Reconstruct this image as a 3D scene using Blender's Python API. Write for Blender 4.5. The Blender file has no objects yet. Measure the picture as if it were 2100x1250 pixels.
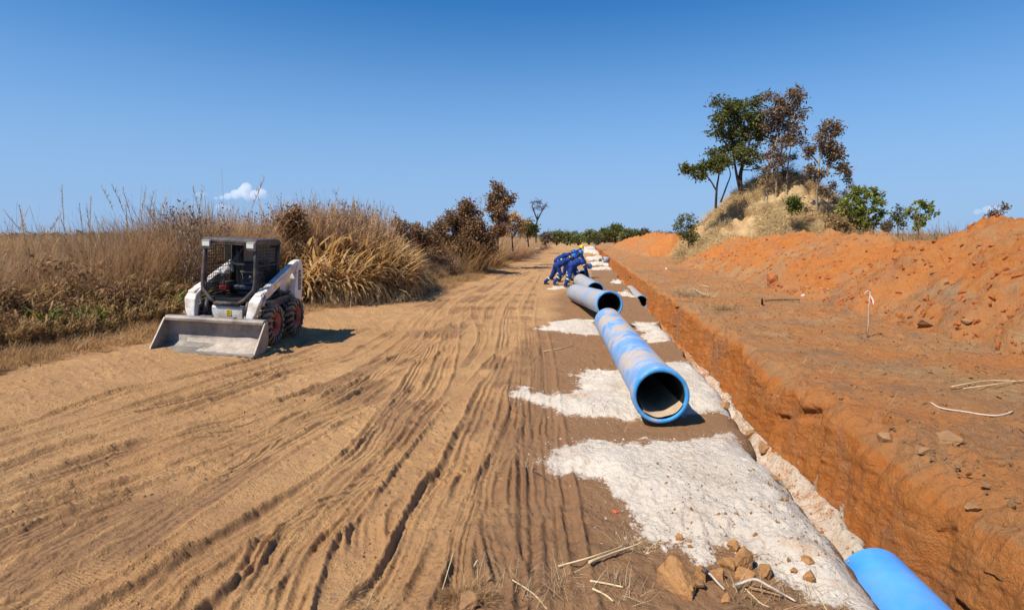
import bpy, bmesh, math, random
import numpy as np
from mathutils import Vector, Matrix, Euler

SC = bpy.context.scene
COL = SC.collection
rad = math.radians

# ------------------------------------------------------------------ camera, world, sun, exposure
FPX, PW, PH = 1180.0, 2100.0, 1250.0          # focal length in photo pixels
PITCH = math.atan(135 / FPX)                  # horizon sits above the middle
YAW = math.atan(150 / FPX)                    # trench (+Y) runs away right of the middle
CH = 2.0
cd = bpy.data.cameras.new('camera')
cam = bpy.data.objects.new('camera', cd); COL.objects.link(cam)
cam.location = (0, 0, CH)
cam.rotation_euler = (math.pi / 2 - PITCH, 0, YAW)
cd.sensor_width = 36; cd.lens = 36 * FPX / PW
cd.clip_start = 0.05; cd.clip_end = 20000
SC.camera = cam

SUNV = Vector((-0.540, -0.512, 1.0)).normalized()    # towards the sun
SUN_EL = math.asin(SUNV.z)
W = bpy.data.worlds.new("World"); SC.world = W; W.use_nodes = True
wn = W.node_tree.nodes; wl = W.node_tree.links
wn.clear()
sky = wn.new('ShaderNodeTexSky'); sky.sky_type = 'NISHITA'; sky.sun_disc = False
sky.sun_elevation = SUN_EL
sky.sun_rotation = math.atan2(SUNV.x, SUNV.y) % (2 * math.pi)
sky.altitude = 1200; sky.air_density = 1.0; sky.dust_density = 0.6; sky.ozone_density = 3.0
hsv = wn.new('ShaderNodeHueSaturation'); hsv.inputs['Saturation'].default_value = 1.38; hsv.inputs['Value'].default_value = 1.06
hsv.inputs['Hue'].default_value = 0.5015
bg = wn.new('ShaderNodeBackground'); bg.inputs['Strength'].default_value = 0.115
wo = wn.new('ShaderNodeOutputWorld')
wl.new(sky.outputs[0], hsv.inputs['Color'])
tc = wn.new('ShaderNodeTexCoord'); sx = wn.new('ShaderNodeSeparateXYZ'); wl.new(tc.outputs['Generated'], sx.inputs[0])
hr = wn.new('ShaderNodeValToRGB'); hr.color_ramp.elements[0].position = 0.0; hr.color_ramp.elements[1].position = 0.42
hr.color_ramp.elements[0].color = (0.92, 0.92, 0.92, 1); hr.color_ramp.elements[1].color = (0, 0, 0, 1); hr.color_ramp.interpolation = 'EASE'
wl.new(sx.outputs[2], hr.inputs[0])
hm = wn.new('ShaderNodeMix'); hm.data_type = 'RGBA'; hm.inputs[7].default_value = (2.1, 3.5, 5.85, 1)   # dusty dry-season haze low in the sky
wl.new(hr.outputs[0], hm.inputs[0]); wl.new(hsv.outputs[0], hm.inputs[6]); wl.new(hm.outputs[2], bg.inputs[0]); wl.new(bg.outputs[0], wo.inputs[0])

sd = bpy.data.lights.new('sun', 'SUN'); sd.energy = 5.0; sd.angle = rad(0.53); sd.color = (1.0, 0.925, 0.81)
sun = bpy.data.objects.new('sun', sd); COL.objects.link(sun)
sun.rotation_euler = SUNV.to_track_quat('Z', 'Y').to_euler()
sun.location = (-20, -12, 30)
SC.view_settings.view_transform = 'Standard'; SC.view_settings.look = 'None'
SC.view_settings.exposure = 0.22; SC.view_settings.gamma = 1.0; SC.view_settings.use_curve_mapping = False
SC.render.engine = 'CYCLES'
cy = SC.cycles
cy.max_bounces = 8; cy.diffuse_bounces = 3; cy.glossy_bounces = 2; cy.transmission_bounces = 4
cy.transparent_max_bounces = 8; cy.volume_bounces = 6; cy.use_denoising = True
cy.caustics_reflective = False; cy.caustics_refractive = False

# ------------------------------------------------------------------ photo pixel -> place
_M = Euler(cam.rotation_euler).to_matrix()
_R, _U, _F = _M @ Vector((1, 0, 0)), _M @ Vector((0, 1, 0)), _M @ Vector((0, 0, -1))
FH = Vector((_F.x, _F.y, 0)).normalized()
RH = Vector((FH.y, -FH.x, 0))
def ray(px, py): return _F * FPX + _R * (px - PW / 2) + _U * (PH / 2 - py)
def at_z(px, py, z=0.0):
    r = ray(px, py); return Vector((0, 0, CH)) + r * ((z - CH) / r.z)
def at_d(px, py, d):
    r = ray(px, py); return Vector((0, 0, CH)) + r * (d / r.dot(FH))

# ------------------------------------------------------------------ numpy noise
_rs = np.random.RandomState(7)
_T = _rs.rand(65536).astype(np.float32)
def _h(i, j, k=0):
    n = (i * 374761393 + j * 668265263 + k * 2147483647 * 3 + k * 1274126177) & 0xffffffff
    n = ((n ^ (n >> 13)) * 1274126177) & 0xffffffff
    return _T[(n ^ (n >> 16)) & 65535]
def vn(x, y, seed=0):
    x = np.asarray(x, dtype=np.float64); y = np.asarray(y, dtype=np.float64)
    xi = np.floor(x).astype(np.int64); yi = np.floor(y).astype(np.int64)
    fx = x - xi; fy = y - yi
    fx = fx * fx * fx * (fx * (fx * 6 - 15) + 10); fy = fy * fy * fy * (fy * (fy * 6 - 15) + 10)
    a = _h(xi, yi, seed); b = _h(xi + 1, yi, seed); c = _h(xi, yi + 1, seed); d = _h(xi + 1, yi + 1, seed)
    return (a + (b - a) * fx) * (1 - fy) + (c + (d - c) * fx) * fy
def fbm(x, y, o=4, seed=0, g=0.5):
    s = 0.0; a = 1.0; t = 0.0
    for i in range(o):
        s = s + a * (vn(x + i * 17.3, y - i * 9.1, seed + i) - 0.5); t += a
        # rotate each octave so the lattice does not show
        x, y = (x * 0.8 - y * 0.6) * 2.03, (x * 0.6 + y * 0.8) * 2.03
        a *= g
    return s / t * 2      # about -1..1
def ss(a, b, x):
    t = np.clip((x - a) / (b - a), 0, 1); return t * t * (3 - 2 * t)

# ------------------------------------------------------------------ mesh helpers
def tag(o, label=None, cat=None, group=None, kind=None):
    if label: o['label'] = label
    if cat: o['category'] = cat
    if group: o['group'] = group
    if kind: o['kind'] = kind
    return o
def link(name, me, parent=None):
    o = bpy.data.objects.new(name, me); COL.objects.link(o)
    if parent: o.parent = parent
    return o
def empty(name, loc=(0, 0, 0), rot=(0, 0, 0), **k):
    o = link(name, None); o.location = loc; o.rotation_euler = rot; o.empty_display_size = 0.1
    return tag(o, **k)
def npmesh(name, V, F, mats, smooth=True, attrs=None, midx=None):
    V = np.asarray(V, dtype=np.float32); F = np.asarray(F, dtype=np.int32)
    me = bpy.data.meshes.new(name)
    me.vertices.add(len(V)); me.vertices.foreach_set('co', V.ravel())
    n, k = F.shape
    me.loops.add(n * k); me.loops.foreach_set('vertex_index', F.ravel())
    me.polygons.add(n); me.polygons.foreach_set('loop_start', np.arange(0, n * k, k, dtype=np.int32))
    me.polygons.foreach_set('loop_total', np.full(n, k, dtype=np.int32))
    if midx is not None: me.polygons.foreach_set('material_index', np.asarray(midx, dtype=np.int32))
    me.polygons.foreach_set('use_smooth', np.full(n, smooth))
    for m in (mats if isinstance(mats, (list, tuple)) else [mats]): me.materials.append(m)
    for k2, a in (attrs or {}).items():
        at = me.attributes.new(k2, 'FLOAT', 'POINT'); at.data.foreach_set('value', np.asarray(a, dtype=np.float32).ravel())
    me.update(); me.validate()
    return me
def grid_faces(nr, nc):
    i = np.arange(nr - 1)[:, None] * nc + np.arange(nc - 1)[None, :]
    return np.stack([i, i + 1, i + nc + 1, i + nc], -1).reshape(-1, 4)

class MB:
    """collects simple solids; build() links them as ONE mesh object"""
    def __init__(s): s.v = []; s.f = []; s.mi = []; s.m = 0; s.sm = []
    def add(s, V, F, smooth=False):
        b = len(s.v); s.v += [tuple(p) for p in V]
        for f in F: s.f.append(tuple(i + b for i in f)); s.mi.append(s.m); s.sm.append(smooth)
        return s
    def box(s, c, d, rot=None, taper=1.0):
        c = Vector(c); M = Euler(rot).to_matrix() if rot else Matrix.Identity(3)
        V = []
        for z in (-1, 1):
            k = taper if z > 0 else 1
            for x, y in ((-1, -1), (1, -1), (1, 1), (-1, 1)):
                V.append(c + M @ Vector((x * d[0] / 2 * k, y * d[1] / 2 * k, z * d[2] / 2)))
        return s.add(V, [(3, 2, 1, 0), (4, 5, 6, 7), (0, 1, 5, 4), (1, 2, 6, 5), (2, 3, 7, 6), (3, 0, 4, 7)])
    def tube(s, P, r, n=8, cap=True, smooth=True):
        P = [Vector(p) for p in P]; k = len(P)
        R = r if isinstance(r, (list, tuple)) else [r] * k
        V = []; F = []; ref = None
        for i, p in enumerate(P):
            t = (P[min(i + 1, k - 1)] - P[max(i - 1, 0)])
            t = t.normalized() if t.length > 1e-9 else Vector((0, 0, 1))
            if ref is None:
                ref = Vector((1, 0, 0)) if abs(t.x) < 0.8 else Vector((0, 1, 0))
            u = (ref - t * ref.dot(t)); u = u.normalized() if u.length > 1e-6 else t.orthogonal().normalized()
            w = t.cross(u); ref = u
            for j in range(n):
                a = 2 * math.pi * j / n; V.append(p + (u * math.cos(a) + w * math.sin(a)) * R[i])
        for i in range(k - 1):
            for j in range(n):
                a = i * n + j; b = i * n + (j + 1) % n; F.append((a, b, b + n, a + n))
        s.add(V, F, smooth)
        if cap:
            b = len(s.v) - len(V)
            s.f.append(tuple(b + j for j in reversed(range(n)))); s.mi.append(s.m); s.sm.append(False)
            s.f.append(tuple(b + (k - 1) * n + j for j in range(n))); s.mi.append(s.m); s.sm.append(False)
        return s
    def prism(s, prof, x0, x1, axis='x'):
        """profile of (y,z) points extruded along x (or (x,z) along y, (x,y) along z)"""
        n = len(prof); V = []
        for X in (x0, x1):
            for a, b in prof:
                V.append((X, a, b) if axis == 'x' else (a, X, b) if axis == 'y' else (a, b, X))
        F = [tuple(reversed(range(n))), tuple(range(n, 2 * n))]
        for i in range(n):
            j = (i + 1) % n; F.append((i, j, j + n, i + n))
        return s.add(V, F)
    def lathe(s, prof, n=32, axis='y', c=(0, 0, 0), closed=False):
        """profile of (radius, along) turned round an axis"""
        V = []; m = len(prof)
        for j in range(n):
            a = 2 * math.pi * j / n; ca, sa = math.cos(a), math.sin(a)
            for r, t in prof:
                p = (r * ca, t, r * sa) if axis == 'y' else (t, r * ca, r * sa) if axis == 'x' else (r * ca, r * sa, t)
                V.append((p[0] + c[0], p[1] + c[1], p[2] + c[2]))
        F = []
        for j in range(n):
            k = (j + 1) % n
            for i in range(m if closed else m - 1):
                q = (i + 1) % m
                F.append((j * m + i, j * m + q, k * m + q, k * m + i))
        return s.add(V, F, True)
    def ball(s, c, r, n=10, sc=(1, 1, 1)):
        prof = []
        for i in range(n + 1):
            a = -math.pi / 2 + math.pi * i / n; prof.append((max(1e-4, math.cos(a)) * r, math.sin(a) * r))
        b = len(s.v); s.lathe(prof, n + 4, 'z')
        for i in range(b, len(s.v)):
            p = s.v[i]; s.v[i] = (p[0] * sc[0] + c[0], p[1] * sc[1] + c[1], p[2] * sc[2] + c[2])
        return s
    def mesh(s, name, mats):
        me = bpy.data.meshes.new(name); me.from_pydata([tuple(p) for p in s.v], [], s.f)
        for m in (mats if isinstance(mats, (list, tuple)) else [mats]): me.materials.append(m)
        me.polygons.foreach_set('material_index', s.mi); me.polygons.foreach_set('use_smooth', s.sm)
        bm = bmesh.new(); bm.from_mesh(me); bmesh.ops.recalc_face_normals(bm, faces=bm.faces); bm.to_mesh(me); bm.free()
        me.update(); return me
    def build(s, name, mats, parent=None, bevel=0):
        o = link(name, s.mesh(name, mats), parent)
        if bevel:
            b = o.modifiers.new('bevel', 'BEVEL'); b.width = bevel; b.segments = 2; b.limit_method = 'ANGLE'; b.angle_limit = rad(40)
        return o

# ------------------------------------------------------------------ materials
class NT:
    def __init__(s, name):
        s.m = bpy.data.materials.new(name); s.m.use_nodes = True
        s.t = s.m.node_tree; s.N = s.t.nodes; s.N.clear()
        s.o = s.N.new('ShaderNodeOutputMaterial'); s.b = s.N.new('ShaderNodeBsdfPrincipled')
        s.t.links.new(s.b.outputs[0], s.o.inputs[0])
    def n(s, t, **k):
        q = s.N.new('ShaderNode' + t)
        for a, b in k.items(): setattr(q, a, b)
        return q
    def l(s, a, b): s.t.links.new(a, b); return s
    def attr(s, name):
        q = s.n('Attribute'); q.attribute_name = name; return q.outputs['Fac']
    def pos(s, mapscale=(1, 1, 1), obj=False):
        if obj: src = s.n('TexCoord').outputs['Object']
        else: src = s.n('NewGeometry').outputs['Position']
        if mapscale == (1, 1, 1): return src
        q = s.n('Mapping'); q.inputs['Scale'].default_value = mapscale; s.l(src, q.inputs[0]); return q.outputs[0]
    def noise(s, scale, detail=4, rough=0.55, vec=None, dist=0.0):
        q = s.n('TexNoise'); q.inputs['Scale'].default_value = scale; q.inputs['Detail'].default_value = detail
        q.inputs['Roughness'].default_value = rough; q.inputs['Distortion'].default_value = dist
        s.l(vec if vec is not None else s.pos(), q.inputs['Vector']); return q.outputs['Fac']
    def ramp(s, fac, stops, interp='LINEAR'):
        q = s.n('ValToRGB'); q.color_ramp.interpolation = interp; e = q.color_ramp.elements
        while len(e) < len(stops): e.new(0.5)
        for i, (p, c) in enumerate(stops):
            e[i].position = p; e[i].color = (c, c, c, 1) if isinstance(c, (int, float)) else (*c, 1)
        s.l(fac, q.inputs[0]); return q.outputs[0]
    def mix(s, fac, a, b, mode='MIX'):
        q = s.n('Mix'); q.data_type = 'RGBA'; q.blend_type = mode
        for v, i in ((fac, 0), (a, 6), (b, 7)):
            if hasattr(v, 'is_output'): s.l(v, q.inputs[i])
            elif isinstance(v, (tuple, list)): q.inputs[i].default_value = (*v, 1)
            else: q.inputs[i].default_value = v
        return q.outputs[2]
    def math(s, op, a, b=0.0, clamp=False):
        q = s.n('Math'); q.operation = op; q.use_clamp = clamp
        for v, i in ((a, 0), (b, 1)):
            if hasattr(v, 'is_output'): s.l(v, q.inputs[i])
            else: q.inputs[i].default_value = v
        return q.outputs[0]
    def bump(s, h, strength=0.5, dist=0.02, prev=None):
        q = s.n('Bump'); q.inputs['Strength'].default_value = strength; q.inputs['Distance'].default_value = dist
        s.l(h, q.inputs['Height'])
        if prev is not None: s.l(prev, q.inputs['Normal'])
        return q.outputs[0]
    def done(s, color=None, rough=0.9, metal=0.0, normal=None, spec=0.3):
        b = s.b
        if color is not None:
            if hasattr(color, 'is_output'): s.l(color, b.inputs['Base Color'])
            else: b.inputs['Base Color'].default_value = (*color, 1)
        if hasattr(rough, 'is_output'): s.l(rough, b.inputs['Roughness'])
        else: b.inputs['Roughness'].default_value = rough
        b.inputs['Metallic'].default_value = metal; b.inputs['Specular IOR Level'].default_value = spec
        if normal is not None: s.l(normal, b.inputs['Normal'])
        return s.m

C_ROAD = (0.47, 0.256, 0.108); C_ROAD2 = (0.565, 0.332, 0.148); C_MOIST_SHADE = (0.30, 0.163, 0.080); C_ORANGE = (0.50, 0.200, 0.062)
C_RED = (0.49, 0.160, 0.034); C_SAND = (0.66, 0.575, 0.47); C_GREY = (0.27, 0.17, 0.10); C_BROWN = (0.43, 0.215, 0.088)

def mat_soil(name):
    t = NT(name)
    g1 = t.noise(0.45, 5, 0.6); g2 = t.noise(2.3, 6, 0.62); g3 = t.noise(18, 6, 0.7); g4 = t.noise(90, 4, 0.7)
    road = t.mix(t.ramp(g1, [(0.35, 0.0), (0.65, 1.0)]), C_ROAD, C_ROAD2)
    road = t.mix(t.ramp(g2, [(0.42, 0.45), (0.62, 0.0)]), road, (0.36, 0.20, 0.10))
    moist_rutshade_f = t.math('ADD', t.attr('moist'), t.math('MULTIPLY', t.math('SUBTRACT', g2, 0.5), 0.9))
    road = t.mix(t.ramp(moist_rutshade_f, [(0.3, 0.0), (0.7, 1.0)]), road, C_MOIST_SHADE)  # damp soil by the trench, and painted shade along the ruts
    # orange soils
    og = t.mix(t.ramp(g1, [(0.40, 0.0), (0.60, 1.0)]), C_BROWN, C_ORANGE)
    og = t.mix(t.ramp(t.noise(0.75, 8, 0.7, dist=0.5), [(0.50, 0.0), (0.64, 0.85)]), og, C_GREY)
    og = t.mix(t.ramp(t.noise(0.5, 6, 0.65, vec=t.pos((1.3, 1, 1)), dist=0.3), [(0.52, 0.0), (0.66, 0.8)]), og, (0.42, 0.27, 0.135))
    of = t.math('ADD', t.attr('orange'), t.math('MULTIPLY', t.math('SUBTRACT', g2, 0.5), 1.0))
    col = t.mix(t.ramp(of, [(0.3, 0.0), (0.7, 1.0)]), road, og)
    red = t.mix(t.ramp(t.noise(1.7, 6, 0.7, vec=t.pos((1, 0.6, 1.8))), [(0.36, 0.0), (0.62, 1.0)]), C_RED, (0.52, 0.205, 0.058))
    red = t.mix(t.ramp(t.noise(0.8, 5, 0.6), [(0.52, 0.0), (0.7, 0.7)]), red, (0.33, 0.19, 0.11))
    rf = t.math('ADD', t.attr('red'), t.math('MULTIPLY', t.math('SUBTRACT', g2, 0.5), 1.3))
    col = t.mix(t.ramp(rf, [(0.35, 0.0), (0.65, 1.0)]), col, red)
    # litter (dark vegetal crumbs)
    lf = t.math('ADD', t.attr('litter'), t.math('MULTIPLY', t.math('SUBTRACT', t.noise(6, 7, 0.75), 0.5), 1.6))
    col = t.mix(t.ramp(lf, [(0.45, 0.0), (0.75, 0.9)]), col, (0.20, 0.115, 0.06))
    # pale building sand
    sand = t.mix(t.ramp(t.noise(1.6, 6, 0.6), [(0.3, 0.0), (0.7, 1.0)]), (0.62, 0.52, 0.41), (0.76, 0.67, 0.555))
    sand = t.mix(t.ramp(t.noise(2.2, 6, 0.7, dist=0.4), [(0.56, 0.0), (0.68, 0.75)]), sand, (0.58, 0.35, 0.19))
    sand = t.mix(t.ramp(g4, [(0.56, 0.0), (0.72, 0.45)]), sand, (0.34, 0.29, 0.25))
    sf = t.math('ADD', t.attr('sand'), t.math('MULTIPLY', t.math('SUBTRACT', t.noise(9, 8, 0.78), 0.5), 1.5))
    sf = t.math('ADD', sf, t.math('MULTIPLY', t.math('SUBTRACT', t.noise(55, 4, 0.7), 0.5), 1.3))
    sfr = t.ramp(sf, [(0.36, 0.0), (0.66, 1.0)])
    col = t.mix(sfr, col, sand)
    # crumbs and grain
    col = t.mix(t.ramp(g3, [(0.30, 0.38), (0.46, 0.0)]), col, t.mix(0.75, col, (0.1, 0.05, 0.025)))
    col = t.mix(t.ramp(g4, [(0.60, 0.0), (0.78, 0.22)]), col, (0.75, 0.62, 0.45))
    vo = t.n('TexVoronoi'); vo.inputs['Scale'].default_value = 26; t.l(t.pos(), vo.inputs['Vector'])
    crumb = t.ramp(vo.outputs['Distance'], [(0.0, 1.0), (0.32, 0.0)])
    h = t.math('ADD', t.math('MULTIPLY', g3, 1.0), t.math('MULTIPLY', g4, 0.35))
    h = t.math('ADD', h, t.math('MULTIPLY', t.math('MULTIPLY', crumb, t.ramp(g2, [(0.4, 0.0), (0.6, 1.0)])), 0.45))
    rough = t.noise(6.5, 8, 0.72, dist=0.3)
    h = t.math('ADD', h, t.math('MULTIPLY', t.math('MULTIPLY', rough, t.math('MAXIMUM', t.attr('orange'), t.attr('red'))), 3.2))
    n = t.bump(h, 0.9, 0.04)
    # tread grooves pressed into the ruts
    u = t.attr('rut_u'); um = t.attr('rut_m')
    gr = t.math('MULTIPLY', t.math('SINE', t.math('MULTIPLY', u, 14.0)), um)
    lugs = t.math('MULTIPLY', t.math('SINE', t.math('MULTIPLY', t.attr('rut_s'), 75.0)), t.math('MULTIPLY', um, 0.25))
    n = t.bump(t.math('ADD', gr, lugs), 0.7, 0.008, n)
    return t.done(col, 0.95, normal=n, spec=0.15)
M_SOIL = mat_soil('soil')

def simple(name, col, rough=0.6, metal=0.0, var=0.25, scale=6.0, dirt=None, dirt_amt=0.5, bump=0.0, spec=0.4, obj=True, rand=False):
    t = NT(name); v = t.pos(obj=obj)
    g = t.noise(scale, 6, 0.65, vec=v)
    c = t.mix(t.ramp(g, [(0.3, 0.0), (0.7, 1.0)]), tuple(x * (1 - var) for x in col), tuple(min(1, x * (1 + var)) for x in col))
    if dirt is not None:
        d = t.noise(scale * 0.6, 8, 0.72, vec=v, dist=0.4)
        c = t.mix(t.ramp(d, [(0.62 - dirt_amt * 0.35, 0.0), (0.78 - dirt_amt * 0.25, 0.9)]), c, dirt)
    n = None
    if bump: n = t.bump(t.noise(scale * 5, 5, 0.7, vec=v), 0.6, bump)
    return t.done(c, rough, metal, n, spec)

def plant(name, a, b, c=None, trans=0.25, rough=0.7):
    """leaf / blade material: colour from a per-blade value and a per-plant value"""
    t = NT(name)
    r = t.attr('rnd'); oi = t.n('ObjectInfo').outputs['Random']
    f = t.math('FRACT', t.math('ADD', r, t.math('MULTIPLY', oi, 0.35)))
    stops = [(0.0, a), (0.6, b)] + ([(1.0, c)] if c else [(1.0, tuple(min(1, x * 1.25) for x in b))])
    col = t.ramp(f, stops)
    g = t.noise(0.8, 4, 0.6)
    col = t.mix(t.ramp(g, [(0.35, 0.35), (0.6, 0.0)]), col, tuple(x * 0.6 for x in a))
    t.b.inputs['Specular IOR Level'].default_value = 0.25; t.b.inputs['Roughness'].default_value = rough
    t.l(col, t.b.inputs['Base Color'])
    tr = t.n('BsdfTranslucent'); t.l(col, tr.inputs[0])
    ms = t.n('MixShader'); ms.inputs[0].default_value = trans
    t.l(t.b.outputs[0], ms.inputs[1]); t.l(tr.outputs[0], ms.inputs[2]); t.l(ms.outputs[0], t.o.inputs[0])
    return t.m
# ================================================================== THE GROUND
def poly_px(pts, z=0.0): return np.array([[at_z(a, b, z).x, at_z(a, b, z).y] for a, b in pts])
SAND = [poly_px(p) for p in [
 [(1115,945),(1150,925),(1220,905),(1400,905),(1500,890),(1540,915),(1600,970),(1700,1080),(1900,1320),(1800,1290),(1745,1235),(1640,1195),(1560,1150),(1500,1100),(1440,1150),(1400,1105),(1320,1095),(1290,1060),(1250,1010),(1225,985),(1130,965)],
 [(1055,810),(1077,793),(1095,805),(1134,808),(1179,805),(1193,783),(1188,771),(1213,761),(1263,763),(1362,746),(1399,741),(1426,753),(1448,773),(1530,830),(1540,850),(1456,845),(1441,852),(1312,857),(1250,852),(1198,850),(1151,840),(1114,828),(1072,815)],
 [(1099,674),(1127,657),(1176,652),(1230,654),(1236,692),(1179,687),(1139,677)],
 [(1300,659),(1344,662),(1367,672),(1400,689),(1400,704),(1332,704),(1310,694)],
 [(1264,601),(1285,595),(1309,604),(1308,609),(1285,608)],
 [(1122,592),(1138,587),(1156,585),(1159,590),(1138,595)],
 [(1256,582),(1262,573),(1285,574),(1290,580)],
 [(1209,551),(1247,547),(1262,553),(1217,554)],
 [(1211,539),(1247,535),(1259,545),(1212,545)],
 [(1200,530),(1224,524),(1246,531),(1211,535)],
 [(1194,508),(1212,506),(1222,511),(1233,523),(1201,519)],
 [(990,524),(1020,520),(1070,527),(1040,533),(1005,530)],
]]
SAND_H = [0.085, 0.06, 0.05, 0.05, 0.07, 0.04, 0.10, 0.14, 0.16, 0.18, 0.3, 0.05, 0.0]
def sdf_poly(P, x, y):
    """signed distance to a polygon, positive inside"""
    d = np.full(x.shape, 1e9); ins = np.zeros(x.shape, dtype=bool); n = len(P)
    for i in range(n):
        ax, ay = P[i]; bx, by = P[(i + 1) % n]; ex, ey = bx - ax, by - ay
        t = np.clip(((x - ax) * ex + (y - ay) * ey) / (ex * ex + ey * ey + 1e-12), 0, 1)
        d = np.minimum(d, (x - ax - ex * t) ** 2 + (y - ay - ey * t) ** 2)
        c = ((ay > y) != (by > y)) & (x < (bx - ax) * (y - ay) / ((by - ay) if abs(by - ay) > 1e-12 else 1e-12) + ax)
        ins ^= c
    return np.where(ins, 1, -1) * np.sqrt(d)
def sand_at(x, y):
    m = np.zeros(x.shape); h = np.zeros(x.shape)
    wob = 0.13 * fbm(x * 2.2, y * 2.2, 4, 31) + 0.09 * fbm(x * 8, y * 8, 4, 32, 0.65)
    for P, hh in zip(SAND, SAND_H):
        x0, y0 = P.min(0) - 1; x1, y1 = P.max(0) + 1
        k = (x > x0) & (x < x1) & (y > y0) & (y < y1)
        if not k.any(): continue
        sc = 0.5 + 0.5 * min(1.5, (y1 - y0) / 4)
        d = sdf_poly(P, x[k], y[k]) + wob[k] * (1 + 0.06 * y[k])
        m[k] = np.maximum(m[k], ss(-0.13 * sc, 0.12 * sc, d))
        h[k] = np.maximum(h[k], hh * ss(-0.04, 0.38 * sc, d))
    return m, h

# wheel ruts, each a line traced over the ground (photo pixels), half width, depth, ribs
RUTS = [
 ([(-200,1040),(0,960),(105,920),(240,885),(370,840),(500,795),(600,757),(700,730),(760,705)], .10, .030, 0),
 ([(-200,1060),(0,1007),(115,965),(250,920),(350,890),(475,855),(575,820),(700,775),(800,735),(860,700),(960,620),(1030,575),(1118,543)], .15, .050, 1),
 ([(-200,1090),(0,1030),(150,990),(280,950),(450,880),(600,830),(750,775),(850,730),(925,690),(960,660),(1010,610),(1080,560),(1140,527)], .13, .045, 0),
 ([(-200,1120),(0,1062),(130,1020),(260,985),(400,935),(500,890),(600,845),(700,800),(790,745),(850,690),(911,618),(957,592),(1027,570)], .12, .040, 1),
 ([(-100,1150),(0,1100),(100,1065),(210,1030),(320,990),(430,950),(525,900),(625,855),(710,820),(800,760)], .14, .055, 0),
 ([(-100,1260),(15,1245),(125,1185),(225,1135),(350,1050),(450,990),(550,925),(680,850),(790,800)], .16, .050, 1),
 ([(-60,1215),(0,1187),(100,1145),(200,1095),(275,1060),(330,1020)], .12, .035, 0),
 ([(120,1320),(220,1250),(300,1205),(400,1140),(475,1095),(550,1050),(640,995),(725,935),(780,890),(830,815),(880,775)], .15, .065, 0),
 ([(400,1360),(520,1250),(585,1145),(650,1050),(715,980),(770,920),(825,850),(890,785),(915,720),(930,660),(945,620),(996,585),(1057,552),(1130,522)], .17, .045, 1),
 ([(500,1360),(560,1280),(625,1120),(700,1040),(785,940),(845,870),(905,800)], .14, .055, 1),
 ([(690,1360),(760,1290),(825,1200),(890,1080),(940,950),(975,865),(1000,800),(1030,740),(1040,690),(1045,640),(1075,590),(1110,550)], .17, .040, 1),
 ([(700,1260),(790,1180),(830,1110),(860,1040),(885,995),(935,940)], .10, .060, 0),
 ([(1108,1330),(1110,1200),(1108,1100),(1100,1000),(1088,900),(1085,800),(1088,720),(1083,650),(1095,600)], .15, .030, 1),
 ([(1190,1330),(1170,1200),(1155,1100),(1150,1000),(1135,900),(1125,800),(1118,720),(1105,650)], .12, .030, 0),
 ([(-50,940),(60,905),(180,870),(300,830),(420,790),(560,745),(680,700),(780,660),(870,620)], .10, .022, 0),
 ([(700,735),(801,677),(859,634),(911,610),(957,592),(1060,560)], .12, .045, 0),
 ([(870,760),(929,690),(935,637),(960,610),(996,592),(1057,560),(1118,535)], .10, .050, 0),
 ([(990,700),(1000,660),(1010,630),(1040,600),(1090,570)], .12, .03, 1),
 ([(960,790),(1010,735),(1050,700),(1060,660),(1057,620),(1080,585)], .10, .035, 0),
 ([(330,1400),(430,1260),(530,1170),(620,1080),(720,1000),(800,930)], .12, .05, 0),
]
def catmull(P, k=6):
    P = [np.array(p) for p in P]; P = [2 * P[0] - P[1]] + P + [2 * P[-1] - P[-2]]
    out = []
    for i in range(1, len(P) - 2):
        for j in range(k):
            t = j / k; a, b, c, d = P[i - 1], P[i], P[i + 1], P[i + 2]
            out.append(0.5 * (2 * b + (c - a) * t + (2 * a - 5 * b + 4 * c - d) * t * t + (3 * b - a - 3 * c + d) * t ** 3))
    out.append(P[-2]); return np.array(out)
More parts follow.
